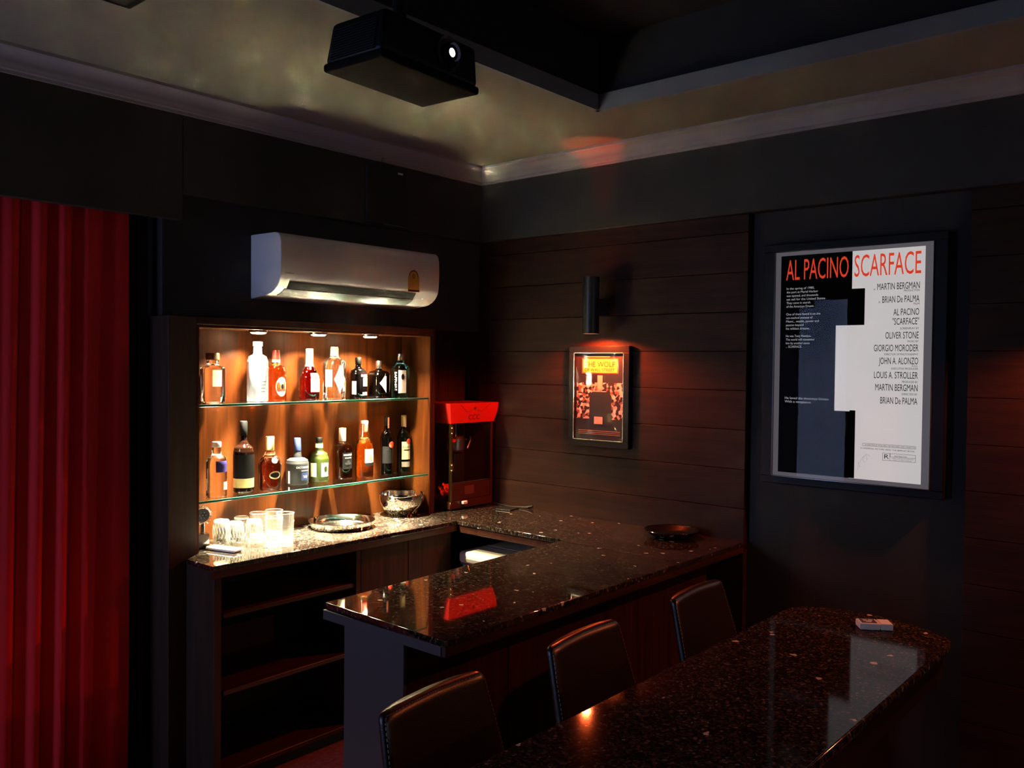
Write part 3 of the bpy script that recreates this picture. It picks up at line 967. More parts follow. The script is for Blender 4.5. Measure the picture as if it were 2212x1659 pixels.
# steel bowl with a wavy faceted rim
x, y = 3.300, 3.645
t = thing('steel_bowl', 'hammered stainless steel bowl at the right end of the back counter', 'bowl', (x, y, CT + .0004))
def bowlf(off):
    def f(u, v):
        a = 2 * PI * u
        z = .118 * v
        r = (.075 + .052 * math.sin(min(1, v * 1.15) * PI / 2)) - off
        wv = 1 + .008 * v * math.cos(4 * a)
        return (r * wv * math.cos(a), r * wv * math.sin(a), off + z * (1 if not off else (1 - off / .118)) + .0035 * v * math.cos(4 * a))
    return f
b = MB().grid(bowlf(0), 60, 12).grid(bowlf(.003), 60, 12)
b.lathe([(0.0, .074), (.003, .074)], 0, 0, 60)
b.build('shell', M['steel'], t, local=True)
MB().tube([(.1262 * (1 + .008 * math.cos(8 * PI * k / 60)) * math.cos(2 * PI * k / 60), .1262 * (1 + .008 * math.cos(8 * PI * k / 60)) * math.sin(2 * PI * k / 60), .1178 + .0035 * math.cos(8 * PI * k / 60)) for k in range(60)], .0022, 6, closed=True).build('rim', M['steel'], t, local=True)
# cocktail strainer on an acrylic stand
x, y = 2.080, 3.640
t = thing('strainer_stand', 'coil-rimmed cocktail strainer on a small block stand by the niche edge', 'strainer', (x, y, CT + .0004), rz=R_(-14))
MB().box(-.026, .026, -.022, .022, 0, .068, .003, 2).build('block', mat('clear_brown_acrylic', (.05, .03, .02), .06, spec=.7), t, local=True)
MB().box(-.008, .008, -.005, .005, .068, .115, .002, 1).build('handle', M['steel'], t, local=True)
T = Matrix.Translation((0, 0, .150)) @ Matrix.Rotation(PI / 2, 4, 'X')
MB().lathe([(-.002, .031), (.002, .031)], 0, 0, 40, T=T).build('plate', M['black_metal'], t, local=True)
b = MB()
for k in range(30):
    a = 2 * PI * k / 30
    cx_, cz_ = .038 * math.cos(a), .150 + .038 * math.sin(a)
    b.tube([(cx_ + .0058 * math.cos(q) * math.cos(a), .0058 * math.sin(q), cz_ + .0058 * math.cos(q) * math.sin(a)) for q in [2 * PI * j / 8 for j in range(8)]], .0011, 5, closed=True)
b.build('coil_spring', M['steel'], t, local=True)
b = MB()
for k in range(7):
    a = 2 * PI * k / 6
    rr = .014 if k < 6 else 0
    b.lathe([(.002, .0030), (.0032, .0026)], 0, 0, 10, T=Matrix.Translation((rr * math.cos(a), 0, .150 + rr * math.sin(a))) @ Matrix.Rotation(PI / 2, 4, 'X'))
b.build('hole', M['steel_dull'], t, local=True)
# white slim remote
rm = thing('remote_control', 'small white flat remote lying at the left end of the back counter', 'remote', (2.116, 3.520, CT + .0004), rz=R_(-74))
MB().box(-.085, .085, -.027, .027, .003, .017, .006, 3).build('case', M['white_plastic'], rm, local=True)
MB().box(-.080, .080, -.023, .023, 0, .0045, .002, 1).build('underside', M['print_grey'], rm, local=True)

# =================================================================== POPCORN MACHINE
px0, px1, py0, py1 = 3.560, 3.920, 3.518, 3.760
pm = thing('popcorn_machine', 'red-topped tabletop popcorn machine with glass cabinet in the counter corner', 'popcorn machine', ((px0 + px1) / 2, (py0 + py1) / 2, CT + .0004))
z0 = CT + .0004
MB().box(px0, px1, py0, py1, z0 + .008, z0 + .055, .003, 1).build('base', M['maroon'], pm)
for a in (px0 + .02, px1 - .02):
    for b_ in (py0 + .02, py1 - .02):
        MB().lathe([(z0, .010), (z0 + .008, .012)], a, b_, 14).build('foot', M['cord'], pm)
for a in (px0, px1 - .016):
    for b_ in (py0, py1 - .016):
        MB().box(a, a + .016, b_, b_ + .016, z0 + .05, 1.500, .0015, 1).build('post', M['brass'] if a == px0 and b_ == py0 else M['maroon'], pm)
dp = MB().box(px0 + .016, px1 - .016, py0 + .003, py0 + .012, z0 + .056, 1.145, .002, 1).build('lower_panel', M['maroon'], pm)
MB().box(px0 + .12, px0 + .20, py0 + .0015, py0 + .003, 1.075, 1.125, .0005, 1).build('plate', M['brown_print'], dp)
MB().box(px0 + .018, px1 - .018, py0 + .001, py0 + .010, 1.146, 1.152, .001, 1).build('sill_bar', M['steel_dull'], pm)
MB().quad((px0 + .016, py0 + .006, 1.152), (px1 - .016, py0 + .006, 1.152), (px1 - .016, py0 + .006, 1.50), (px0 + .016, py0 + .006, 1.50)).build('front_glass', M['pane'], pm)
MB().quad((px0 + .006, py0 + .016, z0 + .055), (px0 + .006, py1 - .016, z0 + .055), (px0 + .006, py1 - .016, 1.50), (px0 + .006, py0 + .016, 1.50)).build('side_glass', M['pane'], pm)
MB().box(px1 - .012, px1 - .006, py0 + .016, py1 - .016, z0 + .055, 1.50).build('side_panel', M['maroon'], pm)
MB().box(px0 + .016, px1 - .016, py1 - .010, py1 - .004, z0 + .055, 1.50).build('back_panel', M['maroon'], pm)
MB().box(px0 + .018, px1 - .018, py0 + .014, py1 - .012, z0 + .056, z0 + .066).build('tray', M['steel_dull'], pm)
# flared red crown
b = MB()
lo = [(px0 - .004, py0 - .004), (px1 + .004, py0 - .004), (px1 + .004, py1), (px0 - .004, py1)]
hi = [(px0 - .022, py0 - .030), (px1 + .048, py0 - .030), (px1 + .048, py1), (px0 - .022, py1)]
hi = [(px0 - .030, py0 - .022), (px1 + .045, py0 - .022), (px1 + .045, py1), (px0 - .030, py1)]
v = [(*p, 1.496) for p in lo] + [(*p, 1.612) for p in hi]
b.raw(v, [(0, 3, 2, 1), (4, 5, 6, 7), (0, 1, 5, 4), (1, 2, 6, 5), (2, 3, 7, 6), (3, 0, 4, 7)])
bmesh.ops.recalc_face_normals(b.bm, faces=b.bm.faces[:])
top = b.build('top_sign', M['red_plastic'], pm, smooth=False)
# printed star, scroll and letters on the sign face
def signf(a, c_):
    t_ = (c_ - 1.496) / .116
    return (a, (py0 - .004) + (-.018) * t_ - .0012, c_)
b = MB()
xm = (px0 + px1) / 2 + .004
put_text(b, 'CCC', signf, xm, 1.515, .030, .095, 'c')
b.build('lettering', M['print_black'], top)
b = MB()
st = []
for k in range(10):
    r_ = .016 if k % 2 == 0 else .007
    a = PI / 2 + k * PI / 5
    st.append(signf(xm + r_ * math.cos(a), 1.580 + r_ * math.sin(a)))
b.raw(st, [tuple(range(10))])
for s_ in (-1, 1):
    ps = []
    for k in range(15):
        q = k / 14
        ps.append(signf(xm + s_ * (.022 + .105 * q), 1.572 - .016 * math.sin(q * PI * 1.4) + .016 * q))
    b.tube(ps, .0012, 5)
b.build('star_emblem', M['brown_print'], top)
for zz in (1.455, 1.24):
    hg = MB().box(px0 - .002, px0 + .022, py0 - .004, py0 + .001, zz - .022, zz + .022, .001, 1)
    for q in (-.015, .015):
        hg.lathe([(0, .004), (.003, .003)], 0, 0, 10, T=Matrix.Translation((px0 + .006, py0 - .004, zz + q)) @ Matrix.Rotation(PI / 2, 4, 'X'))
    hg.build('hinge', M['brass'], pm)
MB().box(px0 + .085, px0 + .125, py0 - .022, py0, 1.022, 1.042, .006, 3).build('door_knob', M['white_plastic'], pm)
# kettle hanging inside
kx, ky = px0 + .155, py0 + .115
kt = MB().lathe([(1.325, .050), (1.330, .056), (1.395, .058), (1.400, .054)], kx, ky, 30).build('kettle', M['steel_dull'], pm)
MB().lathe([(1.401, .058), (1.410, .050), (1.414, .010)], kx, ky, 30).build('kettle_lid', M['steel_dull'], kt)
MB().tube([(kx - .05, ky - .045, 1.388), (kx + .05, ky - .045, 1.392)], .0035, 8).build('kettle_handle', M['steel_dull'], kt)
MB().box(kx - .092, kx - .052, ky - .056, ky - .034, 1.379, 1.399, .005, 2).build('kettle_grip', M['red_plastic'], kt)
MB().tube([(kx, ky, 1.41), (kx, ky, 1.50)], .006, 8).build('hanger_rod', M['steel_dull'], kt)
MB().tube([(kx + .075, ky - .03, 1.335), (kx + .092, ky - .03, 1.37), (kx + .10, ky - .03, 1.395), (kx + .095, ky - .03, 1.405)], .004, 8).build('hook', M['steel_dull'], pm)
MB().box(kx - .03, kx + .06, ky - .02, ky + .06, z0 + .067, 1.31, .004, 1).build('inner_tank', M['black_metal'], pm)
# crumpled red-orange packet inside, at the left
b = bmesh.new()
bmesh.ops.create_icosphere(b, subdivisions=3, radius=.034)
for v_ in b.verts:
    q = v_.co.copy()
    v_.co *= 1 + .35 * math.sin(q.x * 190 + q.z * 130) * math.cos(q.y * 160 + q.x * 60)
    v_.co.z *= 1.05
pk = MB()._merge(b)
pkt = pk.build('crumpled_packet', mat('orange_red_foil', (.85, .09, .02), .35), None, smooth=False)
pkt.location = (px0 + .052, py0 + .10, z0 + .066 + .043)
tag(pkt, 'crumpled orange-red packet inside the popcorn machine', 'packet')
# its cord
cd = MB().tube([(px1 + .010, py1 - .04, z0 + .03), (px1 + .010, py0 + .08, z0 + .012), (px1 + .006, py0 - .05, z0 + .005), (3.915, py0 - .16, z0 + .004), (3.935, py0 - .26, z0 + .010), (3.9415, py0 - .30, z0 + .02)], .004, 8).build('power_cord', M['cord'])
tag(cd, 'thin black power cord curling behind the popcorn machine', 'cord')
co = MB().box(-.055, .055, -.05, .05, 0, .008, .003, 2).build('coaster', M['black_metal'], None)
co.location = (3.845, 3.33, CT + .0004)
co.rotation_euler = (0, 0, .2)
tag(co, 'small flat dark square mat on the granite right of the popcorn machine', 'coaster')

# dark metal dish on the bar
t = thing('metal_dish', 'shallow dark polished metal dish on the bar near the plank wall', 'dish', (3.80, 2.205, CT + .0004))
MB().lathe([(0, .070), (.004, .085), (.016, .115), (.034, .134), (.037, .136), (.035, .130), (.018, .108), (.008, .07)], 0, 0, 56).build('shell', M['dark_steel'], t, local=True)
MB().tube([(.1345 * math.cos(2 * PI * k / 48), .1345 * math.sin(2 * PI * k / 48), .036) for k in range(48)], .0022, 6, closed=True).build('rim', M['dark_steel'], t, local=True)

# =================================================================== HIGH TABLE IN FRONT
TO = [(1.05, .709), (2.90, .706), (2.962, .711), (3.000, .735), (3.020, .765), (3.050, .813), (3.080, .894), (3.094, .974), (3.097, 1.054), (3.082, 1.130),
      (3.060, 1.188), (3.030, 1.226), (2.985, 1.252), (2.930, 1.256), (1.05, 1.256)]
tb = thing('high_table', 'long polished dark granite high table with bowed end in the foreground', 'table', (2.05, .98, 0))
MB().prism(TO, CT - .026, CT, 2, .009, 4).build('granite_top', M['granite_honed'], tb)
def inset(pts, d):
    cx_ = sum(p[0] for p in pts) / len(pts); cy_ = sum(p[1] for p in pts) / len(pts)
    return [(p[0] - d * (1 if p[0] > 2 else -1), p[1] - d * (1 if p[1] > .98 else -1)) for p in pts]
MB().prism(inset(TO, .02), CT - .115, CT - .0265, 2, .002, 1).build('apron', M['table_base'], tb)
MB().box(1.25, 2.75, .83, 1.10, 0, CT - .1155, .004, 1).build('pedestal', M['table_base'], tb)
MB().box(1.15, 2.85, .78, 1.16, 0, .06, .004, 1).build('plinth', M['black_paint'], tb)
# flip-top box on it
pk = thing('flip_top_box', 'small pale flip-top box with dark label on the high table', 'box', (2.936, .941, CT + .0004), rz=R_(-56))
MB().box(-.052, .012, -.029, .029, 0, .022, .004, 3).build('case', M['white_plastic'], pk, local=True)
MB().box(.0135, .052, -.029, .029, 0, .0222, .004, 3).build('lid', M['white_plastic'], pk, local=True)
MB().box(-.044, .004, -.022, .022, .022, .0226).build('dark_label', M['print_black'], pk, local=True)
b = MB()
for k_, (a0, a1, c0) in enumerate(((-.036, -.022, .008), (-.018, -.004, .008), (-.036, -.008, -.004), (-.030, -.012, -.013))):
    b.quad((a0, c0, .0230), (a1, c0, .0230), (a1 + .002, c0 + .006, .0230), (a0 + .002, c0 + .006, .0230))
b.build('marks', M['white_plastic'], pk, local=True)

# =================================================================== STOOLS
def make_stool(label):
    t = thing('bar_stool', label, 'bar stool', (0, 0, 0), 'leather stools between table and bar')
    ZT, ZB = 0.995, 0.60
    NR = 56
    def ring(v, inset):
        hw = .232 + (.194 - .232) * v ** 1.2 - inset
        th = .030 * (1 - .25 * v) - inset * .9
        y0 = .075 + .10 * v
        z = ZB + (ZT - ZB) * v
        out = []
        for k in range(NR):
            t = 2 * PI * k / NR
            c, s_ = math.cos(t), math.sin(t)
            x = hw * math.copysign(abs(c) ** .34, c)
            y = th * math.copysign(abs(s_) ** .62, s_)
            out.append((x, y0 + y - .5 * x * x, z + .10 * (.04 - x * x) * v))
        return out
    levels_ = [(k / 16, 0.0) for k in range(16)] + [(.955, .0), (.972, .0018), (.985, .005), (.994, .010), (1.0, .017)]
    b = MB()
    vs, fs = [], []
    for v_, i_ in levels_:
        vs += ring(v_, i_)
    nl = len(levels_)
    for j in range(nl - 1):
        for k in range(NR):
            fs.append((j * NR + k, j * NR + (k + 1) % NR, (j + 1) * NR + (k + 1) % NR, (j + 1) * NR + k))
    fs.append(tuple(range(NR - 1, -1, -1)))
    fs.append(tuple(range((nl - 1) * NR, nl * NR)))
    b.raw(vs, fs)
    bmesh.ops.recalc_face_normals(b.bm, faces=b.bm.faces[:])
    bk = b.build('backrest', M['leather'], t, local=True)
    st = MB()
    # stitches: short dashes round the edge, a little in from the corner of the hide
    lv = [q_ for q_ in levels_ if q_[0] < .97]
    left = [ring(*q_)[NR // 2 + 3] for q_ in lv]
    right = [ring(*q_)[NR - 3] for q_ in lv]
    topr = ring(.985, .004)
    across = [topr[k] for k in range(NR // 2 + 4, NR - 3)]
    path = left + across + right[::-1]
    for a, c in zip(path, path[1:]):
        a, c = Vector(a), Vector(c)
        d = (c - a)
        nn = max(1, int(d.length / .009))
        for j in range(nn):
            st.tube([a + d * ((j + .15) / nn), a + d * ((j + .75) / nn)], .0011, 4)
    st.build('stitching', M['thread'], bk, local=True)
    MB().box(-.225, .225, -.30, .10, .595, .675, .030, 4).build('seat', M['leather'], t, local=True)
    for sx in (-1, 1):
        for sy in (-1, 1):
            MB().tube([(sx * .185, -.10 + sy * .165, .60), (sx * .205, -.10 + sy * .185, 0.0)], .016, 10).build('leg', M['black_metal'], t, local=True)
    for sy in (-1, 1):
        MB().tube([(-.197, -.10 + sy * .176, .25), (.197, -.10 + sy * .176, .25)], .010, 8).build('footrest', M['black_metal'], t, local=True)
    for sx in (-1, 1):
        MB().tube([(sx * .197, -.276, .25), (sx * .197, .076, .25)], .010, 8).build('stretcher', M['black_metal'], t, local=True)
    return t
s0 = make_stool('black leather stool, middle one of the three between table and bar')
s0.location = (2.245, 1.455, 0)
s0.rotation_euler = (0, 0, R_(3))
dup(s0, 'black leather stool nearest the plank wall, at the far end of the bar', (2.975, 1.455, 0), R_(2))
dup(s0, 'black leather stool nearest the grey bar end, at the front edge', (1.585, 1.455, 0), R_(4))

# =================================================================== AIR CONDITIONER
AX0, AX1 = 2.340, 3.358
ac = thing('air_conditioner', 'white split air conditioner on the dark wall above the niche', 'air conditioner', ((AX0 + AX1) / 2, 3.664, 2.14))
# profile in (y,z): back at 3.664, front at 3.414
prof = [(3.6635, 2.448), (3.470, 2.446), (3.440, 2.440), (3.424, 2.425), (3.417, 2.40), (3.414, 2.33), (3.417, 2.27)]
for k in range(8):
    a = k / 7 * PI / 2
    prof.append((3.419 + .13 * (1 - math.cos(a)) , 2.250 - .095 * math.sin(a)))
prof += [(3.6635, 2.142)]
MB().prism(prof, AX0, AX1, 0, .006, 2).build('casing', M['ac_white'], ac)
# front skin split line, outlet and louver
def chin(a0, a1, proud, back):
    """strip of the curved chin between two angles, standing a little proud of the casing"""
    out = []
    for k in range(7):
        a = R_(a0 + (a1 - a0) * k / 6)
        out.append((3.419 + .13 * (1 - math.cos(a)) - proud * math.cos(a), 2.250 - .095 * math.sin(a) - proud * math.sin(a)))
    for k in range(6, -1, -1):
        a = R_(a0 + (a1 - a0) * k / 6)
        out.append((3.419 + .13 * (1 - math.cos(a)) + back * math.cos(a), 2.250 - .095 * math.sin(a) + back * math.sin(a)))
    return out
MB().prism(chin(20, 41, .0012, .003), AX0 + .055, AX1 - .165, 0).build('air_slot', mat('black_slot', (.008, .008, .008), .6, spec=.1), ac)
MB().prism(chin(43, 74, .0022, .003), AX0 + .045, AX1 - .160, 0).build('louver', mat('grey_flap', (.060, .057, .057), .45, spec=.2), ac)
MB().box(AX0 + .052, AX1 - .162, 3.4255, 3.4285, 2.2175, 2.2205, .0008, 1).build('slot_lip', M['ac_white'], ac)
MB().box(AX1 - .105, AX1 - .10, 3.436, 3.447, 2.188, 2.192, .001, 1).build('indicator', emis('indicator_glow', (1, .95, .85), 1.2), ac)
# ochre energy label
sf = lambda a, c_: (a, 3.4128, c_)
b = MB()
lx0, lx1 = 3.123, 3.205
b.raw([sf(lx0, 2.222), sf(lx1, 2.222), sf(lx1, 2.302), sf(lx0 + .0, 2.302)], [(0, 1, 2, 3)])
n = 16
arc = [sf((lx0 + lx1) / 2 + .034 * math.cos(PI * k / n), 2.302 + .034 * math.sin(PI * k / n)) for k in range(n + 1)]
b.raw(arc, [tuple(range(n + 1))])
lb = b.build('energy_label', M['yellow_sticker'], ac, smooth=False)
b = MB()
sf2 = lambda a, c_: (a, 3.4122, c_)
b.raw([sf2(lx0, 2.222), sf2(lx1, 2.222), sf2(lx1, 2.232), sf2(lx0, 2.232)], [(0, 1, 2, 3)])
xm_ = (lx0 + lx1) / 2
for k in range(n):
    a0, a1 = PI * k / n, PI * (k + 1) / n
    b.quad(sf2(xm_ + .028 * math.cos(a0), 2.302 + .028 * math.sin(a0)), sf2(xm_ + .034 * math.cos(a0), 2.302 + .034 * math.sin(a0)),
           sf2(xm_ + .034 * math.cos(a1), 2.302 + .034 * math.sin(a1)), sf2(xm_ + .028 * math.cos(a1), 2.302 + .028 * math.sin(a1)))
put_text(b, '0', sf2, xm_, 2.292, .026, .018, 'c')
b.build('print', M['brown_print'], lb, smooth=False)
b = MB()
put_text(b, 'Daikin', sf, AX0 + .022, 2.252, .009, .048, 'l')
b.build('lettering', M['print_black'], ac)
# dark panel on the band above it, with a small hook
bp = thing('dark_wall_panel', 'black rectangular panel on the band above the air conditioner', 'panel', (3.15, 3.628, 2.745))
MB().box(3.007, 3.292, 3.612, 3.6278, 2.592, 2.900, .004, 2).build('board', M['black_paint'], bp)
MB().box(3.125, 3.292, 3.6095, 3.6125, 2.592, 2.596, .0005, 1).build('edge_strip', M['steel_dull'], bp)  # steel strip stands in for a highlight on the bottom edge
MB().tube([(3.101, 3.609, 2.895), (3.101, 3.604, 2.92), (3.099, 3.597, 2.938), (3.103, 3.590, 2.944), (3.108, 3.592, 2.938)], .0025, 6).build('hook', M['black_metal'], bp)
MB().box(3.225, 3.262, 3.6105, 3.612, 2.878, 2.888).build('tag', M['white_plastic'], bp)

# =================================================================== SCONCES
def sconce(xy, label):
    x, y = xy
    t = thing('wall_sconce', label, 'wall lamp', (x, y, (SC_LO + SC_HI) / 2), 'up and down wall lights')
    ro, ri = .045, .041
    pr = [(SC_LO, ri), (SC_LO, ro), (SC_HI, ro), (SC_HI, ri), (SC_HI - .030, ri), (SC_HI - .0302, .001)]
    b = MB().lathe([(SC_LO + .0305, .001), (SC_LO + .030, ri)] + pr, x, y, 40, cap=False)
    b.build('tube', M['black_metal'], t)
    MB().box(x + .038, XR + .0005, y - .03, y + .03, 2.11, 2.20, .004, 2).build('bracket', M['black_metal'], t)
    MB().lathe([(SC_LO + .0042, .001), (SC_LO + .004, .034), (SC_LO + .007, .0405)], x, y, 30).build('lens', M['red_lens'], t)
    MB().lathe([(SC_HI - .0285, .036), (SC_HI - .0265, .036), (SC_HI - .0262, .001)], x, y, 30).build('lens', M['red_lens'], t)
sconce(SC1, 'black cylinder wall lamp glowing red above the small framed poster')
sconce(SC2, 'black cylinder wall lamp on the right-hand plank field, outside the frame')
sconce(SC3, 'black cylinder wall lamp furthest from the bar, behind the viewer')

# =================================================================== SMALL FRAMED POSTER
sp = thing('small_framed_poster', 'small black-framed film poster under the red wall lamp', 'framed poster', (XR, 2.743, 1.67))
fy0, fy1, fz0, fz1 = 2.543, 2.943, 1.393, 1.947
fx = XR - .032
for (a, b_, c_, d) in ((fy0, fy1, fz1 - .036, fz1), (fy0, fy1, fz0, fz0 + .036), (fy0, fy0 + .034, fz0 + .036, fz1 - .036), (fy1 - .034, fy1, fz0 + .036, fz1 - .036)):
    MB().box(fx, XR - .0002, a, b_, c_, d, .003, 2).build('frame_bar', M['black_frame'], sp)
iy0, iy1, iz0, iz1 = fy0 + .034, fy1 - .034, fz0 + .036, fz1 - .036
bz = MB()
for (a, b_, c_, d) in ((iy0, iy1, iz1 - .004, iz1), (iy0, iy1, iz0, iz0 + .004), (iy0, iy0 + .004, iz0, iz1), (iy1 - .004, iy1, iz0, iz1)):
    bz.box(fx - .001, fx + .006, a, b_, c_, d)
bz.build('bead', M['steel_dull'], sp)
MB().quad((fx + .008, iy1, iz0), (fx + .008, iy0, iz0), (fx + .008, iy0, iz1), (fx + .008, iy1, iz1)).build('glazing', M['pane'], sp)
# generic stand-in print: mottled crowd-like band, plain dark block, yellow sign
def mottled():
    m, nt, p = new_mat('mottled_print')
    tc = nd(nt, 'ShaderNodeTexCoord')
    v = nd(nt, 'ShaderNodeTexVoronoi'); v.inputs['Scale'].default_value = 62
    nt.links.new(tc.outputs['Object'], v.inputs['Vector'])
    s_ = nd(nt, 'ShaderNodeSeparateColor'); nt.links.new(v.outputs['Color'], s_.inputs[0])
    r = nd(nt, 'ShaderNodeValToRGB'); r.color_ramp.interpolation = 'CONSTANT'
    r.color_ramp.elements[0].color = (.015, .012, .012, 1)
    r.color_ramp.elements[1].position = .42; r.color_ramp.elements[1].color = (.75, .42, .30, 1)
    e = r.color_ramp.elements.new(.68); e.color = (.25, .11, .07, 1)
    e = r.color_ramp.elements.new(.86); e.color = (.85, .75, .65, 1)
    nt.links.new(s_.outputs[0], r.inputs['Fac']); nt.links.new(r.outputs['Color'], p.inputs['Base Color'])
    p.inputs['Roughness'].default_value = .7
    return m
pxp = fx + .016
pw, ph = iy1 - iy0, iz1 - iz0
def pf(off):
    return lambda a, c_: (pxp - off, iy1 - a, iz1 - c_)
def rect(mb, f, a0, a1, c0, c1):
    mb.quad(f(a0, c1), f(a1, c1), f(a1, c0), f(a0, c0))
MB().box(pxp, XR - .001, iy0 - .003, iy1 + .003, iz0 - .003, iz1 + .003).build('print', mat('dark_print', (.014, .010, .009), .6), sp)
b = MB(); rect(b, pf(.0006), .012, pw - .012, .165, .365); b.build('crowd_band', mottled(), sp)
b = MB(); rect(b, pf(.0012), pw * .14, pw * .87, .030, .115); b.build('sign_border', mat('red_orange_print', (.75, .08, .02), .6), sp)
b = MB(); rect(b, pf(.0018), pw * .16, pw * .85, .036, .110); b.build('sign', mat('yellow_poster_print', (.88, .74, .10), .6), sp)
b = MB()
ft = lambda a, c_: (pxp - .0024, iy1 - a, iz1 + c_)
put_text(b, 'THE WOLF', ft, pw * .20, -.078, .030, pw * .60)
put_text(b, 'OF WALL STREET', ft, pw * .20, -.103, .017, pw * .60)
b.build('lettering', M['print_black'], sp)
b = MB()
bl = [(.30, .40), (.30, .235), (.36, .215), (.68, .215), (.74, .235), (.74, .40)]
b.raw([pf(.0014)(pw * a, c_) for a, c_ in bl], [tuple(range(len(bl)))])
b.build('dark_block', mat('black_block_print', (.012, .010, .010), .6), sp, smooth=False)
b = MB()
rect(b, pf(.0016), pw * .46, pw * .56, .125, .200)
rect(b, pf(.0018), pw * .40, pw * .57, .352, .392)
b.build('peach_block', mat('peach_print', (.80, .50, .36), .6), sp, smooth=False)
b = MB()
rect(b, pf(.0016), pw * .22, pw * .70, .020, .026)
rect(b, pf(.0016), pw * .08, pw * .92, .428, .432); rect(b, pf(.0016), pw * .08, pw * .92, .438, .441); rect(b, pf(.0016), pw * .08, pw * .92, .447, .450)
b.build('credit_lines', mat('dim_peach_print', (.40, .22, .12), .6), sp, smooth=False)

# =================================================================== LARGE POSTER, GLOW ADDED TO ITS PRINT
lp = thing('large_framed_poster', 'large black-framed backlit film poster, half black and half white', 'framed poster', (3.985, 1.40, 1.86))
Fy0, Fy1, Fz0, Fz1 = .992, 1.802, 1.292, 2.420
FX = 3.934
FW = .052
FV = .034
for (a, b_, c_, d) in ((Fy0, Fy1, Fz1 - FV, Fz1), (Fy0, Fy1, Fz0, Fz0 + FV), (Fy0, Fy0 + FW, Fz0 + FV, Fz1 - FV), (Fy1 - FW, Fy1, Fz0 + FV, Fz1 - FV)):
    fb = MB().box(FX, 3.9848, a, b_, c_, d, .004, 2).build('frame_bar', M['black_frame'], lp)
Iy0, Iy1, Iz0, Iz1 = Fy0 + FW, Fy1 - FW, Fz0 + FV, Fz1 - FV
bz = MB()
for (a, b_, c_, d) in ((Iy0, Iy1, Iz1 - .005, Iz1), (Iy0, Iy1, Iz0, Iz0 + .005), (Iy0, Iy0 + .005, Iz0, Iz1), (Iy1 - .005, Iy1, Iz0, Iz1)):
    bz.box(FX - .004, FX + .008, a, b_, c_, d, .001, 1)
bz.build('bead', mat('glossy_black_bead', (.03, .03, .032), .15, spec=.7), lp)
MB().quad((FX + .010, Iy1, Iz0), (FX + .010, Iy0, Iz0), (FX + .010, Iy0, Iz1), (FX + .010, Iy1, Iz1)).build('glazing', thin_glass('poster_acrylic', (1, 1, 1), 1.17), lp)
PX = FX + .018
BR = .92  # strength of the glow added to poster print and mat
E_WHITE = print_glow('backlit_white', (.53 , .50, .495), BR)
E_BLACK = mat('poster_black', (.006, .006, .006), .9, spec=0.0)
E_RED = print_glow('backlit_red', (.62, .045, .018), BR)
E_TEXTW = print_glow('backlit_text_white', (.34, .34, .35), BR)
E_MAT = print_glow('backlit_grey_mat', (.088, .083, .092), BR)
E_GREY = print_glow('backlit_signature_grey', (.30, .29, .29), BR)
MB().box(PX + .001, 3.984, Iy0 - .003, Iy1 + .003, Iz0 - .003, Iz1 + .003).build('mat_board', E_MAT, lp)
Py1, Py0, Pz1, Pz0 = 1.724, 1.086, 2.365, 1.347
PW, PH = Py1 - Py0, Pz1 - Pz0
def q(off):
    return lambda a, c_: (PX - off, Py1 - a * PW, Pz1 - c_ * PH)
SPL = .520
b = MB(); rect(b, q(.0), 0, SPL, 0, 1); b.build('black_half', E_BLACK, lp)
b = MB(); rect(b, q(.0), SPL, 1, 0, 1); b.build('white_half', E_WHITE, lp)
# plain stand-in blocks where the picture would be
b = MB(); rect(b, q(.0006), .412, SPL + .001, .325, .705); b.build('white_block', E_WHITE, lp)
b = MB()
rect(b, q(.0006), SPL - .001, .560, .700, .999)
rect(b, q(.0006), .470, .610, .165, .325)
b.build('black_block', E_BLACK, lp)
tf = lambda off: (lambda a, c_: (PX - off, Py1 - a, Pz1 + c_))
b = MB()
put_text(b, 'AL PACINO', tf(.0012), .040 * PW, -.112 * PH, .098 * PH, .455 * PW)
put_text(b, 'SCARFACE', tf(.0012), .535 * PW, -.113 * PH, .100 * PH, .440 * PW)
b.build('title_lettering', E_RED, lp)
b = MB()
para = [(.150, ['In the spring of 1980,', 'the port at Mariel Harbor', 'was opened, and thousands', 'set sail for the United States.', 'They came in search', 'of the American Dream.']),
        (.268, ['One of them found it on the', 'sun-washed avenues of', 'Miami... wealth, power and', 'passion beyond', 'his wildest dreams.']),
        (.368, ['He was Tony Montana.', 'The world will remember', 'him by another name', '... SCARFACE.'])]
for c0, lines in para:
    for k, s_ in enumerate(lines):
        put_text(b, s_, tf(.0012), .045 * PW, -(c0 + .0165 * k + .006) * PH, .0105 * PH, len(s_) * .0094 * PW)
for k, s_ in enumerate(['He loved the American Dream.', 'With a vengeance.']):
    put_text(b, s_, tf(.0012), .045 * PW, -(.660 + .0165 * k) * PH, .0115 * PH, len(s_) * .0118 * PW)
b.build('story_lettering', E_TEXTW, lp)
b = MB()
big = [(.176, 'MARTIN BERGMAN', .275), (.232, 'BRIAN De PALMA', .240), (.287, 'AL PACINO', .165), (.327, '"SCARFACE"', .170), (.386, 'OLIVER STONE', .215),
       (.440, 'GIORGIO MORODER', .290), (.495, 'JOHN A. ALONZO', .255), (.556, 'LOUIS A. STROLLER', .285), (.609, 'MARTIN BERGMAN', .275), (.665, 'BRIAN De PALMA', .240)]
for c_, s_, wd in big:
    put_text(b, s_, tf(.0012), .968 * PW, -c_ * PH, .030 * PH, wd * PW, 'r')
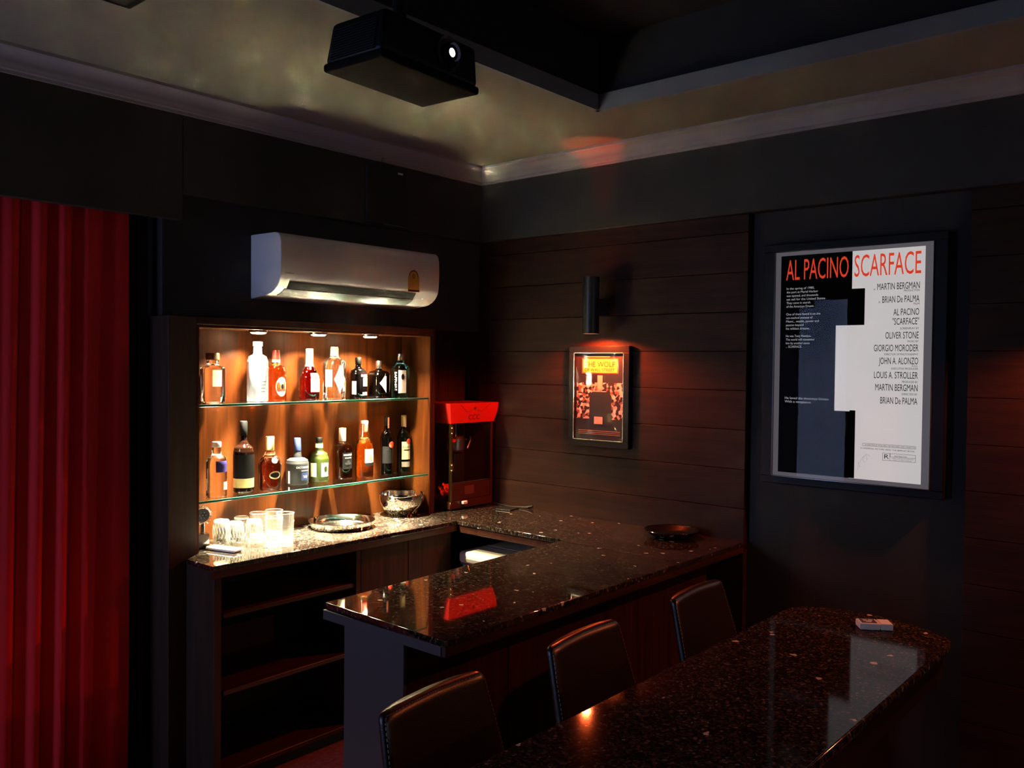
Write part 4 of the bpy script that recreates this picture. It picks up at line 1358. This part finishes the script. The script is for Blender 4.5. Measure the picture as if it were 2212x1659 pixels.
small = [(.187, 'PRODUCTION', .10), (.244, 'FILM', .035), (.347, 'SCREENPLAY BY', .12), (.402, 'MUSIC BY', .07), (.457, 'DIRECTOR OF PHOTOGRAPHY', .22),
         (.506, 'A.S.C.', .04), (.518, 'EXECUTIVE PRODUCER', .17), (.574, 'PRODUCED BY', .10), (.626, 'DIRECTED BY', .10), (.176, 'A', .012), (.232, 'A', .012)]
for c_, s_, wd in small[:9]:
    put_text(b, s_, tf(.0012), .968 * PW, -c_ * PH, .0085 * PH, wd * PW, 'r')
put_text(b, 'A', tf(.0012), .680 * PW, -.176 * PH, .0085 * PH, .012 * PW, 'r')
put_text(b, 'A', tf(.0012), .715 * PW, -.232 * PH, .0085 * PH, .012 * PW, 'r')
put_text(b, 'SOUNDTRACK AVAILABLE ON RECORDS AND CASSETTES', tf(.0012), .960 * PW, -.850 * PH, .0058 * PH, .33 * PW, 'r')
put_text(b, 'A UNIVERSAL PICTURE. READ THE BERKLEY BOOK.', tf(.0012), .960 * PW, -.866 * PH, .0062 * PH, .36 * PW, 'r')
put_text(b, 'R', tf(.0012), .762 * PW, -.902 * PH, .020 * PH, .030 * PW)
put_text(b, 'RESTRICTED', tf(.0012), .83 * PW, -.891 * PH, .0055 * PH, .08 * PW)
put_text(b, 'UNDER 17 REQUIRES ACCOMPANYING', tf(.0012), .812 * PW, -.8995 * PH, .0036 * PH, .14 * PW)
put_text(b, 'PARENT OR ADULT GUARDIAN', tf(.0012), .82 * PW, -.9065 * PH, .0036 * PH, .12 * PW)
def box_line(a0, a1, c0, c1, t_=.0018):
    ty = t_ * PW / PH
    f = q(.0012)
    rect(b, f, a0, a1, c0, c0 + ty); rect(b, f, a0, a1, c1 - ty, c1); rect(b, f, a0, a0 + t_, c0, c1); rect(b, f, a1 - t_, a1, c0, c1)
box_line(.750, .965, .878, .910); box_line(.750, .800, .878, .910); box_line(.800, .965, .878, .893); box_line(.615, .965, .841, .853)
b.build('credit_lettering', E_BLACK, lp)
b = MB()
sg = [(.580, .985), (.588, .935), (.596, .975), (.604, .930), (.622, .918), (.640, .905), (.648, .925), (.630, .940), (.612, .930), (.636, .902), (.664, .908), (.645, .915)]
sg = [(.585, .960), (.590, .925), (.598, .950), (.604, .915), (.622, .900), (.642, .893), (.648, .912), (.630, .925), (.616, .912), (.640, .888), (.665, .895)]
b.tube([q(.0014)(a, c_) for a, c_ in sg], .0011, 4)
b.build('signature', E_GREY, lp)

# =================================================================== PROJECTOR
pj = thing('projector', 'black ceiling projector with lit lens hanging below the coffer', 'projector', (1.745, 1.930, 2.667), rz=R_(4))
def pjbox(x0, x1, y0, y1, z0_, z1_, tx, ty):
    pass
b = MB()
hw, hd = .205, .115
v = [(-hw, -hd, .022), (hw, -hd, .022), (hw, hd, .022), (-hw, hd, .022),
     (-hw + .020, -hd + .006, .142), (hw - .004, -hd + .006, .142), (hw - .004, hd - .010, .142), (-hw + .020, hd - .010, .142)]
bb_ = bmesh.new()
vs_ = [bb_.verts.new(p) for p in v]
for f in [(0, 3, 2, 1), (4, 5, 6, 7), (0, 1, 5, 4), (1, 2, 6, 5), (2, 3, 7, 6), (3, 0, 4, 7)]:
    bb_.faces.new([vs_[k] for k in f])
bmesh.ops.recalc_face_normals(bb_, faces=bb_.faces[:])
bmesh.ops.bevel(bb_, geom=bb_.edges[:], offset=.014, segments=3, profile=.5, affect='EDGES')
b._merge(bb_)
b.build('shell', M['proj_body'], pj, local=True)
MB().box(-hw - .003, hw + .003, -hd - .003, hd + .003, 0, .024, .008, 3).build('base_plate', M['proj_base'], pj, local=True)
for k in range(12):
    zz = .030 + k * .0075
    MB().box(-hw - .003 + k * .0011, -hw + .012 + k * .0011, -hd + .03, hd - .025, zz, zz + .0032).build('vent_slat', M['proj_body'], pj, local=True)
T = Matrix.Translation((.062, -hd + .004, .084)) @ Matrix.Rotation(PI / 2, 4, 'X')
MB().lathe([(0, .050), (.004, .052), (.010, .050), (.006, .043), (.002, .043)], 0, 0, 40, T=T).build('lens_ring', mat('grey_ring', (.05, .05, .055), .3), pj, local=True)
lb = MB().lathe([(0, .030), (.030, .028), (.032, .026), (.024, .022)], 0, 0, 36, T=T, cap=False).build('lens_barrel', M['lens_glass'], pj, local=True)
MB().lathe([(.016, .0215), (.020, .020), (.0215, .013)], 0, 0, 28, T=T).build('front_glass', M['lens_glass'], pj, local=True)
MB().lathe([(.0217, .0125), (.0228, .0105), (.0234, .004)], 0, 0, 28, T=T).build('lens', M['proj_lens'], pj, local=True)
MB().tube([(0.0, .02, .150), (0.0, .02, .66)], .020, 16).build('mount_pole', M['black_metal'], pj, local=True)
MB().box(-.07, .07, -.05, .09, .1425, .152, .004, 1).build('mount_plate', M['black_metal'], pj, local=True)
a_ = pj.rotation_euler[2]
lx, ly = .062, -hd - .055
lamp('projector_beam', 'SPOT', (1.745 + lx * math.cos(a_) - ly * math.sin(a_), 1.930 + lx * math.sin(a_) + ly * math.cos(a_), 2.739), 600.0, (.86, .92, 1.0),
     spot_size=R_(34), spot_blend=.3, shadow_soft_size=.01).rotation_euler = (R_(82), 0, PI + a_)
# the screen it throws to, on the wall behind the camera
ps = thing('projection_screen', 'white pull-down projection screen on the wall behind the viewer', 'screen', (1.7, YN + .03, 1.0))
MB().box(.75, 2.75, YN + .025, YN + .028, .95, 2.15).build('fabric', M['screen'], ps)
MB().box(.70, 2.80, YN + .003, YN + .06, 2.15, 2.22, .006, 2).build('housing', M['black_frame'], ps)
# dark box at the upper left, on the ceiling
cb = thing('ceiling_box', 'dark square box fixed to the ceiling at the upper left edge', 'speaker', (1.135, 2.535, CEIL))
MB().box(.98, 1.290, 2.38, 2.689, CEIL - .085, CEIL - .0005, .006, 2).build('housing', M['black_frame'], cb)
MB().box(1.01, 1.260, 2.41, 2.659, CEIL - .089, CEIL - .0855, .001, 1).build('grille', M['black_paint'], cb)

# =================================================================== CURTAINS
def curtain(x0, x1, m, name, label, amp, folds, seed, z0_=.015, z1_=2.50, yb=3.715):
    random.seed(seed)
    ph_ = [random.uniform(0, 6.28) for _ in range(6)]
    def f(u, v):
        x = x0 + (x1 - x0) * u
        w_ = 1 + .55 * (1 - v)
        s_ = u * folds * 2 * PI + 1.5 * math.sin(u * 8 + ph_[0]) + .6 * math.sin(u * 19 + ph_[3]) + (1 - v) * (2.6 * u + .9 * math.sin(u * 7 + ph_[1]))
        y = yb + amp * (.80 + .20 * math.sin(u * 13 + ph_[4])) * (.55 + .45 * (1 - v) ** .5) * (math.sin(s_) + .30 * math.sin(2.1 * s_ + ph_[2]))
        x += amp * .45 * math.cos(s_) * (1 if 0.01 < u < .99 else 0) - (1 - v) * .05 * (u - .2) * 0
        return (x, y, z0_ + (z1_ - z0_) * v)
    b = MB().grid(f, 240, 24)
    o = b.build(name, m, None, loc=((x0 + x1) / 2, yb, z0_))
    return tag(o, label, 'curtain')
curtain(.55, 1.775, M['velvet'], 'curtain', 'long red velvet curtain hanging under the dark pelmet', .040, 11, 3)
curtain(1.812, 1.856, M['drape_dark'], 'curtain', 'narrow dark drape between red curtain and niche cabinet', .012, 1.2, 5)
